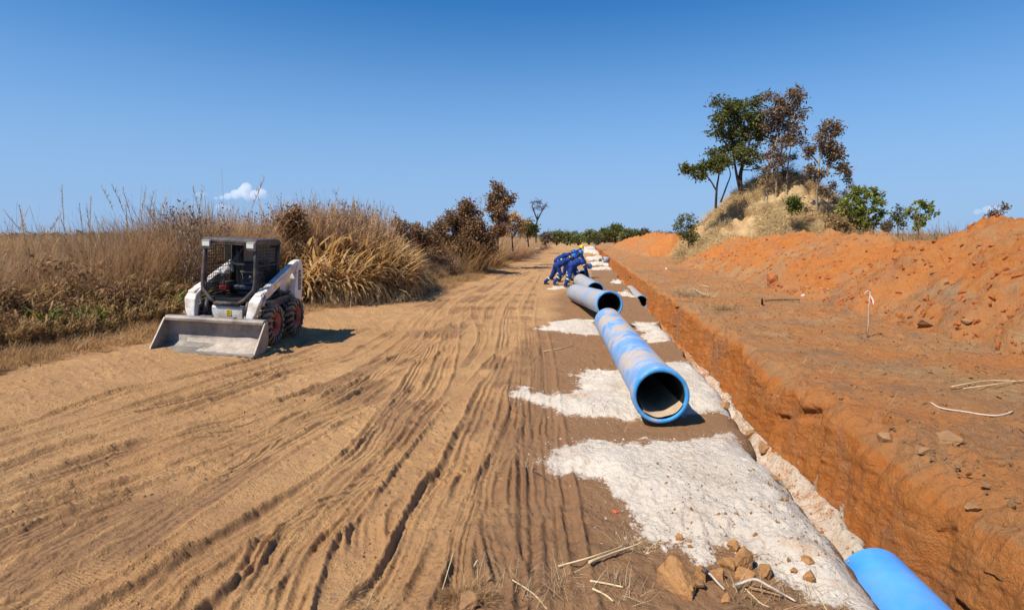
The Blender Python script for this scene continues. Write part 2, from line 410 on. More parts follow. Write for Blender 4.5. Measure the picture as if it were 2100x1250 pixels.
def ruts_at(x, y):
    z = np.zeros(x.shape); m = np.zeros(x.shape)
    wn = 0.014 * fbm(x * 2.2, y * 2.2, 3, 51) + 0.006 * fbm(x * 14, y * 14, 2, 52)
    edge = 0.6 + 0.7 * vn(x * 3.5, y * 3.5, 53); ru = np.zeros(x.shape); rs_ = np.zeros(x.shape); rmk = np.zeros(x.shape); pos_ = np.zeros(x.shape); neg_ = np.zeros(x.shape)
    lum = vn(x * 1.3, y * 1.3, 54); cr = fbm(x * 28, y * 28, 2, 55)
    rs = np.random.RandomState(5)
    lines = [(catmull([[at_z(a, b, 0.05).x, at_z(a, b, 0.05).y] for a, b in pts]), w, dep, rib) for pts, w, dep, rib in RUTS]
    for L, w, dep, rib in list(lines):        # fainter passes of the same vehicles beside each rut
        for q in range(1):
            off = (rs.rand() - 0.5) * 1.1; n_ = np.gradient(L, axis=0); n_ = np.stack([n_[:, 1], -n_[:, 0]], 1) / (np.linalg.norm(n_, axis=1)[:, None] + 1e-9)
            k0 = int(rs.rand() * len(L) * 0.4); k1 = len(L) - int(rs.rand() * len(L) * 0.4)
            if k1 - k0 > 5: lines.append(((L + n_ * (off + 0.10 * np.sin(np.arange(len(L)) * 0.25 + q * 2))[:, None])[k0:k1], 0.07 + 0.06 * rs.rand(), 0.026, rs.rand() < 0.5))
    for ri, (L, w, dep, rib) in enumerate(lines):
        x0, y0 = L.min(0) - 0.6; x1, y1 = L.max(0) + 0.6
        k = np.nonzero((x > x0) & (x < x1) & (y > y0) & (y < y1))[0] if x.ndim == 1 else None
        X, Y = x[k], y[k]; bd = np.full(X.shape, 9.0); bs = np.zeros(X.shape); bs2 = np.zeros(X.shape)
        for i in range(len(L) - 1):
            ax, ay = L[i]; ex, ey = L[i + 1] - L[i]; l2 = ex * ex + ey * ey + 1e-12; l = math.sqrt(l2)
            q = np.nonzero((X > min(ax, ax + ex) - .6) & (X < max(ax, ax + ex) + .6) & (Y > min(ay, ay + ey) - .6) & (Y < max(ay, ay + ey) + .6))[0]
            if not len(q): continue
            t = np.clip(((X[q] - ax) * ex + (Y[q] - ay) * ey) / l2, 0, 1)
            dx = X[q] - ax - ex * t; dy = Y[q] - ay - ey * t
            d = np.sqrt(dx * dx + dy * dy); sg = np.sign(dx * ey - dy * ex)
            better = d < np.abs(bd[q]); qq = q[better]
            bd[qq] = (d * sg)[better]; bs2[qq] = i + t[better]
        bd = bd + wn[k]
        a = np.abs(bd); f = (0.55 + 0.6 * ss(0.25, 0.6, lum[k])) * ss(0, 3, bs2) * ss(0, 3, len(L) - 1 - bs2)
        inside = 1 - ss(w * 0.62, w * 1.0, a)
        rim = np.exp(-((a - w * 1.10) / 0.020) ** 2) * edge[k]
        dep = 0.42 * dep + 0.012
        prof = -0.75 * dep * inside + dep * 1.3 * rim * (1 + 0.25 * cr[k])
        if w > 0.09: prof = prof + inside * (0.009 if rib else 0.005) * np.cos(bd / w * math.pi * 3.5) * ss(0.15, 0.4, lum[k])
        new = a < w * 1.15; ru[k] = np.where(new, bd / w, ru[k]); rs_[k] = np.where(new, bs2 * 0.15, rs_[k]); rmk[k] = np.where(new, inside * f * (1.0 if rib else 0.3), rmk[k])
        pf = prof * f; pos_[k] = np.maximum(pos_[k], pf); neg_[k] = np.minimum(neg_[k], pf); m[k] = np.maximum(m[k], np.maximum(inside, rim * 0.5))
    return pos_ * (1 + neg_ / 0.05).clip(0, 1) + neg_, m, (ru, rs_, rmk)

def left_rise(x): 
    q = np.clip((-x - 4.2) / 5.5, 0, 1); return 0.38 * (q * q * (3 - 2 * q) * 0.45 + q * 0.55)
def road_z(x, y, fine=True):
    """height of the ground left of the trench and its masks"""
    z = left_rise(x) + 0.05 * fbm(x * 0.35, y * 0.35, 3, 1) * ss(2, 12, np.hypot(x, y))
    near = 1 - ss(30, 60, y)
    z = z + 0.022 * fbm(x * 1.6, y * 1.6, 3, 2) + 0.012 * fbm(x * 6, y * 6, 3, 3)
    if fine:
        n = fbm(x * 22, y * 22, 3, 4, 0.6); z = z + 0.006 * n
        cl = vn(x * 13, y * 13, 5); zone = ss(0.45, 0.75, vn(x * 0.9, y * 0.9, 6))
        z = z + zone * 0.020 * ss(0.72, 0.9, cl) 
    rz, rm, (ru, rs_, rmk) = ruts_at(x, y) if fine else (0 * x, 0 * x, (0 * x,) * 3)
    sm, sh = sand_at(x, y)
    z = z + rz * (1 - 0.6 * sm) + sh + sm * (0.010 * fbm(x * 26, y * 26, 3, 8, 0.6) + 0.02 * fbm(x * 4, y * 4, 3, 16))
    # big hummocks of crushed litter at the very near right
    moist = ss(-1.6, -0.4, x + 0.7 * fbm(x * 0.5, y * 0.35, 3, 9)) * (1 - ss(16, 30, y)) * 0.9
    moist = np.maximum(moist, 0.75 * ss(0.1, 0.5, x) * (1 - ss(60, 90, y)))
    moist = np.maximum(moist, 0.62 * rm * ss(0.35, 0.6, vn(x * 1.1, y * 1.1, 14)))  # rut beds and rims painted darker, shade put into the soil colour
    edge = edge_x(y)
    litter = np.maximum(ss(0.2, -1.6, x - edge) * 0.85, 0.42 * ss(3.2, 0.3, x - edge + 0.8 * fbm(x * 0.8, y * 0.8, 3, 17)) * ss(22, 16, y))
    nearl = ss(4.6, 3.9, y + 0.3 * fbm(x * 2, y * 2, 2, 12)) * ss(-1.4, -0.6, x)
    litter = np.maximum(litter, nearl * 0.5)
    z = z + nearl * 0.02 * fbm(x * 12, y * 12, 3, 13)
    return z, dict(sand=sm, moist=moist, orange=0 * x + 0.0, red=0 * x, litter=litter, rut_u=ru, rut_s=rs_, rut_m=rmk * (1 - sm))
_EY = np.array([-5, 4, 7.7, 11, 15, 21, 30, 38, 60, 90, 200.0]); _EX = np.array([-8.6, -8.7, -8.7, -8.5, -7.6, -6.4, -6.2, -6.1, -6.6, -7.6, -9.5])
def edge_x(y): return np.interp(y, _EY, _EX) + 0.35 * fbm(np.asarray(y) * 0.5, 0 * np.asarray(y) + 3.3, 3, 15)
def gz(x, y): 
    z, _ = road_z(np.array([float(x)]), np.array([float(y)]), False); return float(z[0])

def r_steps():
    r = 1.2; out = []
    while r < 2500:
        out.append(r); r *= 1.02 if r < 2.9 else 1.0038 if r < 12 else 1.011 if r < 60 else 1.03 if r < 200 else 1.2
    return np.array(out)
def build_track():
    rr = r_steps(); nc = 800; thL = rad(-72)
    edge = np.arcsin(np.clip(1.34 / rr, -1, 1))
    t = np.linspace(0, 1, nc)
    tt = 0.12 * t + 0.88 * (np.where(t < 0.14, t * 0.45, 0.063 + (t - 0.14) * (1 - 0.063) / 0.86))
    TH = thL + (edge[:, None] - thL) * tt[None, :]
    X = (rr[:, None] * np.sin(TH)).ravel(); Y = (rr[:, None] * np.cos(TH)).ravel()
    z, at = road_z(X, Y)
    z = z - 0.004 * ss(1.30, 1.34, X)
    V = np.stack([X, Y, z], -1)
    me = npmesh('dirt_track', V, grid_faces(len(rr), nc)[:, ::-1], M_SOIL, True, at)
    o = link('road', me); tag(o, kind='structure', label='wide tan dirt track with fanning wheel ruts and pale sand patches')
build_track()

# ---- the trench: a section swept along +Y
TD = 1.16                                        # depth
def tr_edges(y):
    xl = 1.78 + 0.10 * fbm(y * 0.8, 0 * y, 3, 61) + 0.05 * fbm(y * 4, 0 * y, 3, 62)
    xr = 2.74 + 0.10 * fbm(y * 0.7, 0 * y + 5, 3, 63) + 0.05 * fbm(y * 3.0, 0 * y + 5, 3, 64) + 0.10 * ss(8, 3, y)
    lip = 0.16 + 0.18 * ss(12, 4, y) + 0.22 * vn(y * 1.1, 0 * y + 2, 65) * ss(20, 9, y) + 0.10 * fbm(y * 3, 0 * y + 7, 2, 66)
    return xl, xr, lip
def right_z(x, y):
    z = 0.06 * fbm(x * 0.6, y * 0.6, 3, 71) + 0.045 * fbm(x * 2.6, y * 2.6, 3, 72) + 0.034 * fbm(x * 8, y * 8, 4, 73, 0.62) + 0.007 * fbm(x * 30, y * 30, 2, 74)
    z = z + 0.05 * ss(0.70, 0.85, vn(x * 4.5, y * 4.5, 75)) * ss(0.45, 0.65, vn(x * 0.7, y * 0.7, 76))
    return z
def y_steps(a, b, k=0.0052, m=0.014):
    y = a; out = []
    while y < b: out.append(y); y += max(m, k * abs(y)) if y > 2.6 else 0.12
    return np.array(out + [b])
def build_trench():
    yy = y_steps(-3, 175); nr = len(yy)
    n = [16, 12, 14, 30, 70, 34, 40]               # shoulder, left lip, left wall, floor, right wall, right lip, ground
    xl, xr, lip = tr_edges(yy)
    sm0, sh0 = sand_at(xl - 0.15, yy)
    rl = 0.06 + 0.20 * ss(7.6, 6.2, yy) + 0.12 * sm0
    cols = []; kinds = []
    y1 = yy
    for i in range(n[0]):
        t = i / n[0]; cols.append((1.30 + (xl - rl - 1.30) * t, 0 * yy, 0 * yy)); kinds.append((0, t))
    for i in range(n[1]):
        a = i / n[1] * math.pi / 2; cols.append((xl - rl + rl * math.sin(a), -rl * 1.1 * (1 - math.cos(a)), 0 * yy + 0)); kinds.append((1, i / n[1]))
    for i in range(n[2]):
        t = i / n[2]; cols.append((xl + 0.14 * t, -rl * 1.1 - (TD - rl * 1.1) * t, 0 * yy)); kinds.append((2, t))
    for i in range(n[3]):
        t = i / n[3]; cols.append((xl + 0.14 + (xr - xl - 0.14) * t, -TD + 0 * yy, 0 * yy)); kinds.append((3, t))
    for i in range(n[4]):
        t = i / n[4]; cols.append((xr + 0.13 * t, -TD + (TD - lip * 0.8) * t, 0 * yy)); kinds.append((4, t))
    for i in range(n[5]):
        a = i / n[5] * math.pi / 2; cols.append((xr + 0.13 + lip * 1.25 * (1 - math.cos(a)), -lip * 0.8 * (1 - math.sin(a)), 0 * yy)); kinds.append((5, i / n[5]))
    xe = xr + 0.13 + lip * 1.25
    for i in range(n[6] + 1):
        t = i / n[6]; cols.append((xe + (5.0 - xe) * t, 0 * yy, 0 * yy)); kinds.append((6, t))
    X = np.stack([c[0] for c in cols], 1); Z = np.stack([c[1] for c in cols], 1); Y = np.repeat(yy[:, None], len(cols), 1)
    K = np.array([k[0] for k in kinds])[None, :] + 0 * X; T = np.array([k[1] for k in kinds])[None, :] + 0 * X
    x0 = X.ravel(); y0 = Y.ravel()
    lz, at = road_z(x0, y0)
    lz = lz.reshape(X.shape)
    rz = right_z(x0, y0).reshape(X.shape)
    sand = at['sand'].reshape(X.shape).copy()
    wl_ = np.select([K == 0, K == 1, K == 2], [1.0 + 0 * X, 1 - 0.3 * T, 0.7 * (1 - T)], 0.0)
    wr_ = np.select([K == 4, K == 5, K == 6], [0 * X, ss(0.0, 1, T), 1 + 0 * X], 0.0)
    Z = Z + lz * wl_ + rz * wr_
    # walls: ridges left by the digger, slumps, cavities
    def wall(seed, A):
        a = 0.10 * fbm(Y * 1.3, Z * 0.7, 4, seed) + 0.06 * fbm(Y * 5.5 + 1.2 * Z, Z * 0.9, 3, seed + 3) + 0.018 * fbm(Y * 14, Z * 9, 3, seed + 5)
        lay = 0.014 * fbm(Y * 2.5 + Z * 3, Z * 16 + Y * 2.5, 3, seed + 7)
        cav = -0.10 * ss(0.74, 0.9, vn(Y * 1.9 + 3 + Z * 2, Z * 4.5 + Y * 0.8, seed + 9)) * ss(0.5, 0.7, vn(Y * 0.5, Z * 0 + 1, seed + 11)) * ss(-0.95, -0.5, Z)
        return (a + lay - cav) * A
    X = X + np.where(K == 4, wall(81, 1.0) * ss(0, 0.06, T), 0)
    lipw = np.where(K == 5, 1 - T, 0)
    wv = wall(81, 1.0)
    X = X + lipw * wv; Z = Z + np.where(K == 5, wv * -0.5 * ss(0, .5, T) * (1 - ss(.7, 1, T)) + 0.07 * fbm(X * 5, Y * 5, 4, 83, 0.6), 0)
    # clods and holes on the shoulder beside the wall
    hol = ss(0.80, 0.92, vn(X * 5 + Y, Y * 4.2, 84)) * ss(0.55, 0.7, vn(X * 1.1, Y * 0.9 + 4, 85)) * np.where((K == 5) | (K == 6), 1, 0) * ss(5.0, 4.4, X) * ss(11, 7, Y)
    Z = Z - 0.11 * hol
    X = X - np.where((K == 2), wall(91, 0.6) * ss(0, .1, T), 0)
    fl = np.where(K == 3, 0.05 * fbm(X * 1.3, Y * 1.3, 3, 95) + 0.02 * fbm(X * 8, Y * 8, 3, 96) + 0.16 * ss(0.80, 1, T) + 0.10 * ss(0.15, 0, T), 0)
    Z = Z + fl + np.where(K == 4, 0.16 * (1 - ss(0, 0.12, T)), 0)
    # masks
    farw = ss(13, 18, Y)
    spl = ss(0.60, 0.74, vn(Y * 3.1, 0.6 + Z * 0.35, 97)) * ss(0.5, 0.0, T) * ss(5.6, 5.9, Y) * ss(9.5, 7.5, Y)
    sand = np.select([K <= 1, K == 2, K == 3, K == 4], [sand, sand * ss(1.0, 0.2, T), (0.62 + 0.42 * fbm(X * 2.5, Y * 1.2, 3, 87)) * (1 - farw), np.maximum(ss(0.10, 0.02, T - 0.12 * vn(Y * 3, 0 * Y, 98)) * (1 - farw), spl)], 0.0)
    moist = at['moist'].reshape(X.shape) * np.where(K <= 1, 1, 0)
    red = np.select([K == 1, K == 2, K == 3, K == 4, K == 5], [T * 0.3, 0.6 + 0 * T, 0.5 + 0 * T, 1 + 0 * T, 1 - ss(0.35, 0.62, T + 0.35 * fbm(X * 2.2, Y * 2.2, 3, 86))], 0.0)
    orange = np.select([K == 5, K == 6], [1 + 0 * T, 1 + 0 * T], 0.0)
    V = np.stack([X, Y, Z], -1).reshape(-1, 3)
    F = grid_faces(nr, X.shape[1])
    me = npmesh('trench', V, F, M_SOIL, True, dict(sand=sand, moist=moist, orange=orange, red=red, litter=0 * X))
    o = link('trench', me); tag(o, kind='structure', label='straight pipe trench with raw orange earth walls')
build_trench()

# ---- ground right of the trench and far fields
def build_right():
    yy = y_steps(-3, 175, 0.007, 0.025); xs = []
    x = 4.97
    while x < 1500: xs.append(x); x += 0.035 if x < 8.5 else 0.4 if x < 20 else 0.15 * x
    X, Y = np.meshgrid(np.array(xs), yy); x, y = X.ravel(), Y.ravel()
    z = right_z(x, y) - 0.004
    z = z * (1 - ss(12, 20, x))
    og = 1 - ss(13, 16, x)
    me = npmesh('ground', np.stack([x, y, z], -1), grid_faces(len(yy), len(xs)), M_SOIL, True,
                dict(sand=0 * x, moist=0 * x, orange=og, red=0.30 * ss(6.0, 8, x + fbm(x * .5, y * .5, 3, 77)) * og, litter=0.6 * (1 - og)))
    tag(link('ground', me), kind='structure', label='bare orange brown ground between the trench and the spoil heaps')
    xs = np.array([1.30, 3, 6, 12, 30, 80, 200, 500, 1500]); yy = np.array([175, 190, 230, 300, 500, 900, 2500.0])
    X, Y = np.meshgrid(xs, yy); x, y = X.ravel(), Y.ravel()
    me = npmesh('field', np.stack([x, y, 0 * x - 0.02], -1), grid_faces(len(yy), len(xs)), M_SOIL, True,
                dict(sand=0 * x, moist=0 * x, orange=0 * x, red=0 * x, litter=0 * x + 0.6))
    tag(link('far_ground', me), kind='structure', label='far dry ground beyond the end of the trench')
build_right()

# ---- spoil heaps
def heap(name, ya, yb, hfun, xb, xc, xe, label, step):
    ys = y_steps(ya, yb, step, 0.05); xs = np.concatenate([np.linspace(xb - 0.6, xc + 1.0, 150), np.linspace(xc + 1.1, xe, 24)])
    X, Y = np.meshgrid(xs, ys)
    bw = 0.55 * fbm(Y * 0.35, X * 0.35, 3, 101) + 0.2 * fbm(Y * 1.4, X * 1.4, 3, 102)
    H = hfun(Y)
    xi = X + bw
    up = np.clip((xi - xb) / (xc - xb), 0, 1); dn = np.clip((xe - 0.6 - xi) / (xe - 0.6 - xc), 0, 1)
    prof = np.minimum(1 - (1 - up) ** 1.35, 1) * (dn ** 0.8)
    # single loads tipped side by side leave fans and gullies down the face
    lobes = 0.16 * fbm(Y * 0.42, X * 0.1, 2, 103) + 0.30 * (np.abs(fbm(Y * 0.9 + 0.5 * X, X * 0.25, 2, 104)))
    endf = ss(ya, ya + 3.0, Y) * ss(yb, yb - 4, Y)
    Z = H * prof * (1 + lobes - 0.12) * endf
    Z = Z + prof * (0.16 * fbm(X * 0.9, Y * 0.9, 3, 105) + 0.12 * fbm(X * 2.6, Y * 2.6, 4, 106, 0.62) + 0.05 * fbm(X * 9, Y * 9, 3, 107, 0.6)) * endf
    Z = Z + 0.09 * ss(0.72, 0.86, vn(X * 2.6, Y * 2.6, 108)) * ss(0.02, 0.2, prof) + 0.05 * ss(0.70, 0.85, vn(X * 5.5, Y * 5.5, 109)) * ss(0.0, 0.12, prof)
    Z = np.where(prof * endf < 0.004, -0.12, Z + right_z(X.ravel(), Y.ravel()).reshape(X.shape) * (1 - prof) * 0.8)
    x, y, z = X.ravel(), Y.ravel(), Z.ravel()
    redm = 0.25 + 0.40 * ss(0.05, 0.45, prof.ravel() + 0.25 * fbm(x * 0.6, y * 0.6, 3, 111)) + 0.45 * fbm(x * 0.33 + z, y * 0.22 + 3, 3, 110)
    me = npmesh(name, np.stack([x, y, z], -1), grid_faces(len(ys), len(xs)), M_SOIL, True,
                dict(sand=0 * x, moist=0 * x, orange=1 + 0 * x, red=redm, litter=0 * x))
    return tag(link(name, me), kind='structure', label=label)
def hA(y):
    return np.interp(y, [3, 10, 14, 16, 18, 22, 27, 35, 44, 52], [2.9, 2.9, 2.65, 2.6, 2.25, 1.95, 2.15, 2.15, 2.1, 1.4])
heap('spoil_heap', 2, 50, hA, 7.4, 10.9, 16.0, 'long heap of orange spoil running beside the trench on the right', 0.0065)
def hB(y): return np.interp(y, [70, 85, 100, 120, 150, 175], [2.5, 2.9, 2.8, 2.4, 2.0, 1.5])
heap('spoil_heap', 70, 174, hB, 6.6, 10.5, 17.0, 'farther orange spoil heap beyond the grassy mound', 0.011)

# ---- the two overgrown mounds
M_MOUND = simple('mound_earth', (0.46, 0.32, 0.16), 0.95, 0, 0.35, 0.8, (0.30, 0.14, 0.06), 0.4, 0.06, 0.1, obj=False)
def mound(name, cx, cy, r, h, label, pk=1.15, ax=0, seed=0, mat=None):
    n = 150; a = np.linspace(0, 2 * math.pi, 240); q = np.linspace(0, 1, n)
    Q, A = np.meshgrid(q, a)
    R = r * Q * (1 + 0.16 * fbm(np.cos(A) * 1.4 + seed, np.sin(A) * 1.4, 3, 120))
    X = cx + R * np.cos(A) + ax * (1 - Q); Y = cy + R * np.sin(A)
    Z = h * (1 - Q ** pk) * (1 - 0.0 * Q)
    Z = Z + (1 - Q) * 0.0 + Q * (1 - Q) * 4 * (0.7 * fbm(X * 0.28, Y * 0.28, 3, 121)) * h / 8 + 0.25 * fbm(X * 0.9, Y * 0.9, 4, 122) * h / 8 * ss(0, .3, 1 - Q)
    Z = Z + 0.75 * (np.abs(fbm(X * 0.55, Y * 0.55 + Z * 0.3, 3, 123)) * 2 - 0.5) * ss(0.02, 0.3, Q) * ss(1.0, 0.9, Q) * h / 8
    Z = Z - 0.3 * ss(0.96, 1, Q)
    me = npmesh(name, np.stack([X.ravel(), Y.ravel(), Z.ravel()], -1), grid_faces(len(a), n), mat or M_MOUND, True)
    o = link(name, me); tag(o, kind='structure', label=label)
    def zat(x, y):
        dx, dy = x - cx, y - cy; best = (abs(X - x) + abs(Y - y)); i = int(best.argmin()); return float(Z.ravel()[i])
    return o, zat, (X, Y, Z)
MD = 58.0
mc = at_d(1592, 500, MD)
mound_R, mzR, MR = mound('termite_mound', mc.x, mc.y, 9.6, 8.2, 'tall cone shaped earth mound covered in straw coloured grass', 1.5, 0.4, 3)
# ================================================================== PIPES
def mat_pipe(name, dust, blue=(0.012, 0.255, 0.68), cover=0.5, film=0.75):
    t = NT(name); v = t.pos(obj=True)
    n1 = t.noise(1.5, 9, 0.66, vec=t.pos((1, 0.45, 1), True) if False else v, dist=0.7)
    n2 = t.noise(7, 8, 0.75, vec=v)
    f = t.math('ADD', n1, t.math('MULTIPLY', t.math('SUBTRACT', n2, 0.5), 0.35))
    f = t.math('ADD', f, t.attr('dust'))
    blu = t.mix(t.ramp(t.noise(3, 4, vec=v), [(0.3, 0.0), (0.7, 1.0)]), blue, tuple(min(1, x * 1.35 + 0.02) for x in blue))
    film = t.mix(t.ramp(t.noise(2.2, 8, 0.7, vec=v), [(0.3, film * 0.2), (0.68, film)]), blu, (0.36, 0.42, 0.48))
    col = t.mix(t.ramp(f, [(cover - 0.02, 0.0), (cover + 0.09, 0.92)]), film, t.mix(t.ramp(n2, [(0.3, 0.0), (0.7, 1.0)]), dust, tuple(x * 1.12 for x in dust)))
    rg = t.ramp(f, [(cover - 0.02, 0.42), (cover + 0.03, 0.9)])
    return t.done(col, rg, normal=t.bump(n2, 0.15, 0.01), spec=0.4)
M_PIPE_TAN = mat_pipe('dusty_blue_pipe', (0.47, 0.37, 0.27), cover=0.452, film=0.75)
M_PIPE_GREY = mat_pipe('grey_dusted_pipe', (0.36, 0.33, 0.30), (0.09, 0.27, 0.56), cover=0.40, film=0.9)
M_PIPE_BLUE = mat_pipe('bright_blue_pipe', (0.42, 0.45, 0.46), (0.002, 0.25, 0.76), cover=0.70, film=0.30)
M_RIM = simple('pipe_rim_blue', (0.04, 0.30, 0.66), 0.5, 0, 0.25, 5, (0.38, 0.38, 0.37), 0.35)
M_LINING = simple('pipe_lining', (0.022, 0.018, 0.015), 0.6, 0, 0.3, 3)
M_INSAND = simple('sand_in_pipe', (0.48, 0.36, 0.24), 0.95, 0, 0.15, 8, bump=0.01)
def pipe(p0, p1, mat, label, group, R=0.275, sand=True, flare=True, dust=0.0):
    """p0: centre of the near (socket) end, p1: centre of the far end"""
    p0, p1 = Vector(p0), Vector(p1); L = (p1 - p0).length
    e = empty('water_pipe', p0, (p1 - p0).to_track_quat('Y', 'Z').to_euler(), label=label, cat='pipe', group=group)
    r = R; ro = R * 1.10
    prof = [(ro * 0.995, 0.02), (ro, 0.035), (ro, 0.20), (ro * 0.985, 0.24), (r * 1.03, 0.36), (r, 0.42)] if flare else [(r, 0.0)]
    k = 40
    for i in range(1, k + 1): prof.append((r, 0.42 + (L - 0.45) * i / k))
    prof += [(r * 0.985, L - 0.005), (r * 0.93, L)]
    m = MB(); m.lathe(prof, 56, 'y')
    me = m.mesh('barrel', mat)
    n = len(me.vertices); co = np.zeros(n * 3, np.float32); me.vertices.foreach_get('co', co); co = co.reshape(-1, 3)
    a = np.arctan2(co[:, 2], co[:, 0])
    du = dust + 0.05 * np.cos(a - 0.3) - 0.10 * np.exp(-((a - 1.45) / 0.30) ** 2) + 0.05 * np.clip(co[:, 1] / L - 0.3, 0, 1)
    if flare: du = du - 0.03 * (co[:, 1] < 0.45)
    at = me.attributes.new('dust', 'FLOAT', 'POINT'); at.data.foreach_set('value', du.astype(np.float32))
    link('barrel', me, e)
    q = ro if flare else r; i0 = q * 0.86
    MB().lathe([(q * 0.995, 0.021), (q * 1.0, 0.008), (q * 0.985, -0.004), (i0 * 1.03, -0.004), (i0, 0.006), (i0 * 0.985, 0.03)], 56, 'y').build('socket_rim', M_RIM, e)
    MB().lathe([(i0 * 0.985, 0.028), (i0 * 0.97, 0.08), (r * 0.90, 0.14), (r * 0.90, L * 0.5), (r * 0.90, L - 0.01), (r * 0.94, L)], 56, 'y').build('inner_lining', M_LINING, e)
    if sand:
        V = []; nn = 17; rows = [0.0, 0.05, 0.13, 0.2, 0.5, 1.0, 1.7]
        for j, t in enumerate(rows):
            rr = (i0 * 0.975 if t < 0.1 else r * 0.895)
            hw = 1.02 - 0.30 * t / 1.7
            for i in range(nn):
                an = -math.pi / 2 + 0.20 + hw * (i / (nn - 1) * 2 - 1)
                k2 = rr - 0.024 * math.cos((i / (nn - 1) * 2 - 1) * 1.5) - 0.004 * math.sin(i * 0.9 + j)
                V.append((k2 * math.cos(an), 0.004 + t, k2 * math.sin(an)))
        npo = npmesh('sand_deposit', V, grid_faces(len(rows), nn), M_INSAND, True)
        link('sand_deposit', npo, e)
    return e
G_PIPE = 'blue water main pipes strung out along the trench'
def rest(px, py, r, extra=0.0):
    """centre of a pipe end that stands on the ground, px,py = pixel of its lowest point"""
    g = at_z(px, py, extra); return Vector((g.x, g.y, extra + r))
r0 = 0.275; ro0 = r0 * 1.10
# first pipe
c1 = rest(1354, 868, ro0, 0.03)
d1 = at_z(1246, 687, 0.03); d1 = Vector((d1.x, d1.y, 0.03 + r0 + 0.02))
pipe(c1, d1, M_PIPE_TAN, 'nearest blue pipe on the bank, its open socket facing the camera over white sand', G_PIPE, r0)
print('PIPE1', c1, d1, (c1 - d1).length)
c2 = at_d(1250, 624, 12.75); d2 = at_d(1180, 605, 18.3)
d2.z = r0 + 0.02
pipe(c2, d2, M_PIPE_GREY, 'second pipe lying askew behind the nearest one, grey with a bright blue collar', G_PIPE, r0, False)
print('PIPE2', c2, d2, (c2 - d2).length)
c3 = at_d(1221, 598, 18.6); c3.z = max(c3.z, ro0 + 0.02); d3 = at_d(1190, 575, 23.6); d3.z = r0 + .03
pipe(c3, d3, M_PIPE_GREY, 'third pipe, grey and dusty, in front of the bending workers', G_PIPE, r0, False, dust=0.03)
print('PIPE3', c3, d3, (c3 - d3).length)
c4 = at_d(1196, 571, 25.2); c4.z = ro0 + 0.04; d4 = at_d(1166, 560, 30.5); d4.z = r0 + .03
pipe(c4, d4, M_PIPE_GREY, 'far pipe that the workers are pushing, only its blue end showing', G_PIPE, r0, False)
# in the trench
tx = 2.52
c5 = Vector((tx, -3.0, -TD + ro0 + 0.05))
g5 = at_z(1790, 1120, -TD + 2 * r0 + 0.06)
pipe(Vector((g5.x + 0.02, g5.y, -TD + r0 + 0.05)), Vector((g5.x + 0.16, g5.y - 6.0, -TD + r0 + 0.05)), M_PIPE_BLUE, 'clean bright blue pipe laid in the trench at the bottom right corner', G_PIPE, r0, False, False, dust=-0.02)
print('PIPE5', g5)
c6 = at_z(1322, 618, -TD + r0 + 0.1)
pipe(Vector((tx, c6.y, -TD + ro0 + 0.05)), Vector((tx - 0.05, c6.y + 6, -TD + r0 + 0.08)), M_PIPE_GREY, 'grey pipe laid in the trench with its open end facing the camera', G_PIPE, r0, False, dust=0.1)
print('PIPE6', c6)
# earth propping the second pipe
def lump(name, c, size, mat, seed, parent=None, n=14, rough=0.35, **k):
    """an irregular clod or heap: a faceted ball pushed about by noise"""
    bm = bmesh.new(); bmesh.ops.create_icosphere(bm, subdivisions=4 if n > 12 else 3, radius=1)
    P = np.array([v.co[:] for v in bm.verts])
    rs = np.random.RandomState(seed)
    for q in range(16):                     # broken flat faces
        d = rs.normal(size=3); d /= np.linalg.norm(d); h = 0.42 + 0.40 * rs.rand()
        ex = np.clip(P @ d - h, 0, None); P -= ex[:, None] * d[None, :] * 0.97
    P /= np.abs(P).max(0)[None, :]
    nn = fbm(P[:, 0] * 1.6 + seed, P[:, 1] * 1.6 + P[:, 2] * 1.3, 4, 130, 0.6)
    P *= (1 + rough * 0.35 * nn)[:, None]
    P += 0.045 * fbm(P[:, 0] * 9 + seed, P[:, 1] * 9 + P[:, 2] * 7, 3, 133)[:, None]
    for v, p in zip(bm.verts, P): v.co = (p[0] * size[0], p[1] * size[1], p[2] * size[2])
    me = bpy.data.meshes.new(name); bm.to_mesh(me); bm.free(); me.materials.append(mat)
    me.polygons.foreach_set('use_smooth', [False] * len(me.polygons))
    o = link(name, me, parent); o.location = c; o.rotation_euler = (rs.rand() * .2, rs.rand() * .2, rs.rand() * 6.28)
    return tag(o, **k)
M_CLOD = simple('clod_earth', (0.48, 0.24, 0.09), 0.95, 0, 0.3, 9, (0.33, 0.18, 0.085), 0.7, 0.03, 0.1)
M_CLODB = simple('brown_clod_earth', (0.34, 0.19, 0.09), 0.95, 0, 0.25, 5, (0.22, 0.12, 0.06), 0.5, 0.02, 0.1)
M_SANDL = simple('pale_sand', (0.60, 0.52, 0.43), 0.95, 0, 0.12, 5, None, 0.5, 0.02, 0.1)
lump('earth_clod', (c2.x + 0.0, c2.y + 0.35, c2.z - ro0 - 0.10), (0.42, 0.30, 0.17), M_CLODB, 3, label='brown earth propped under the socket of the second pipe', cat='earth clod')

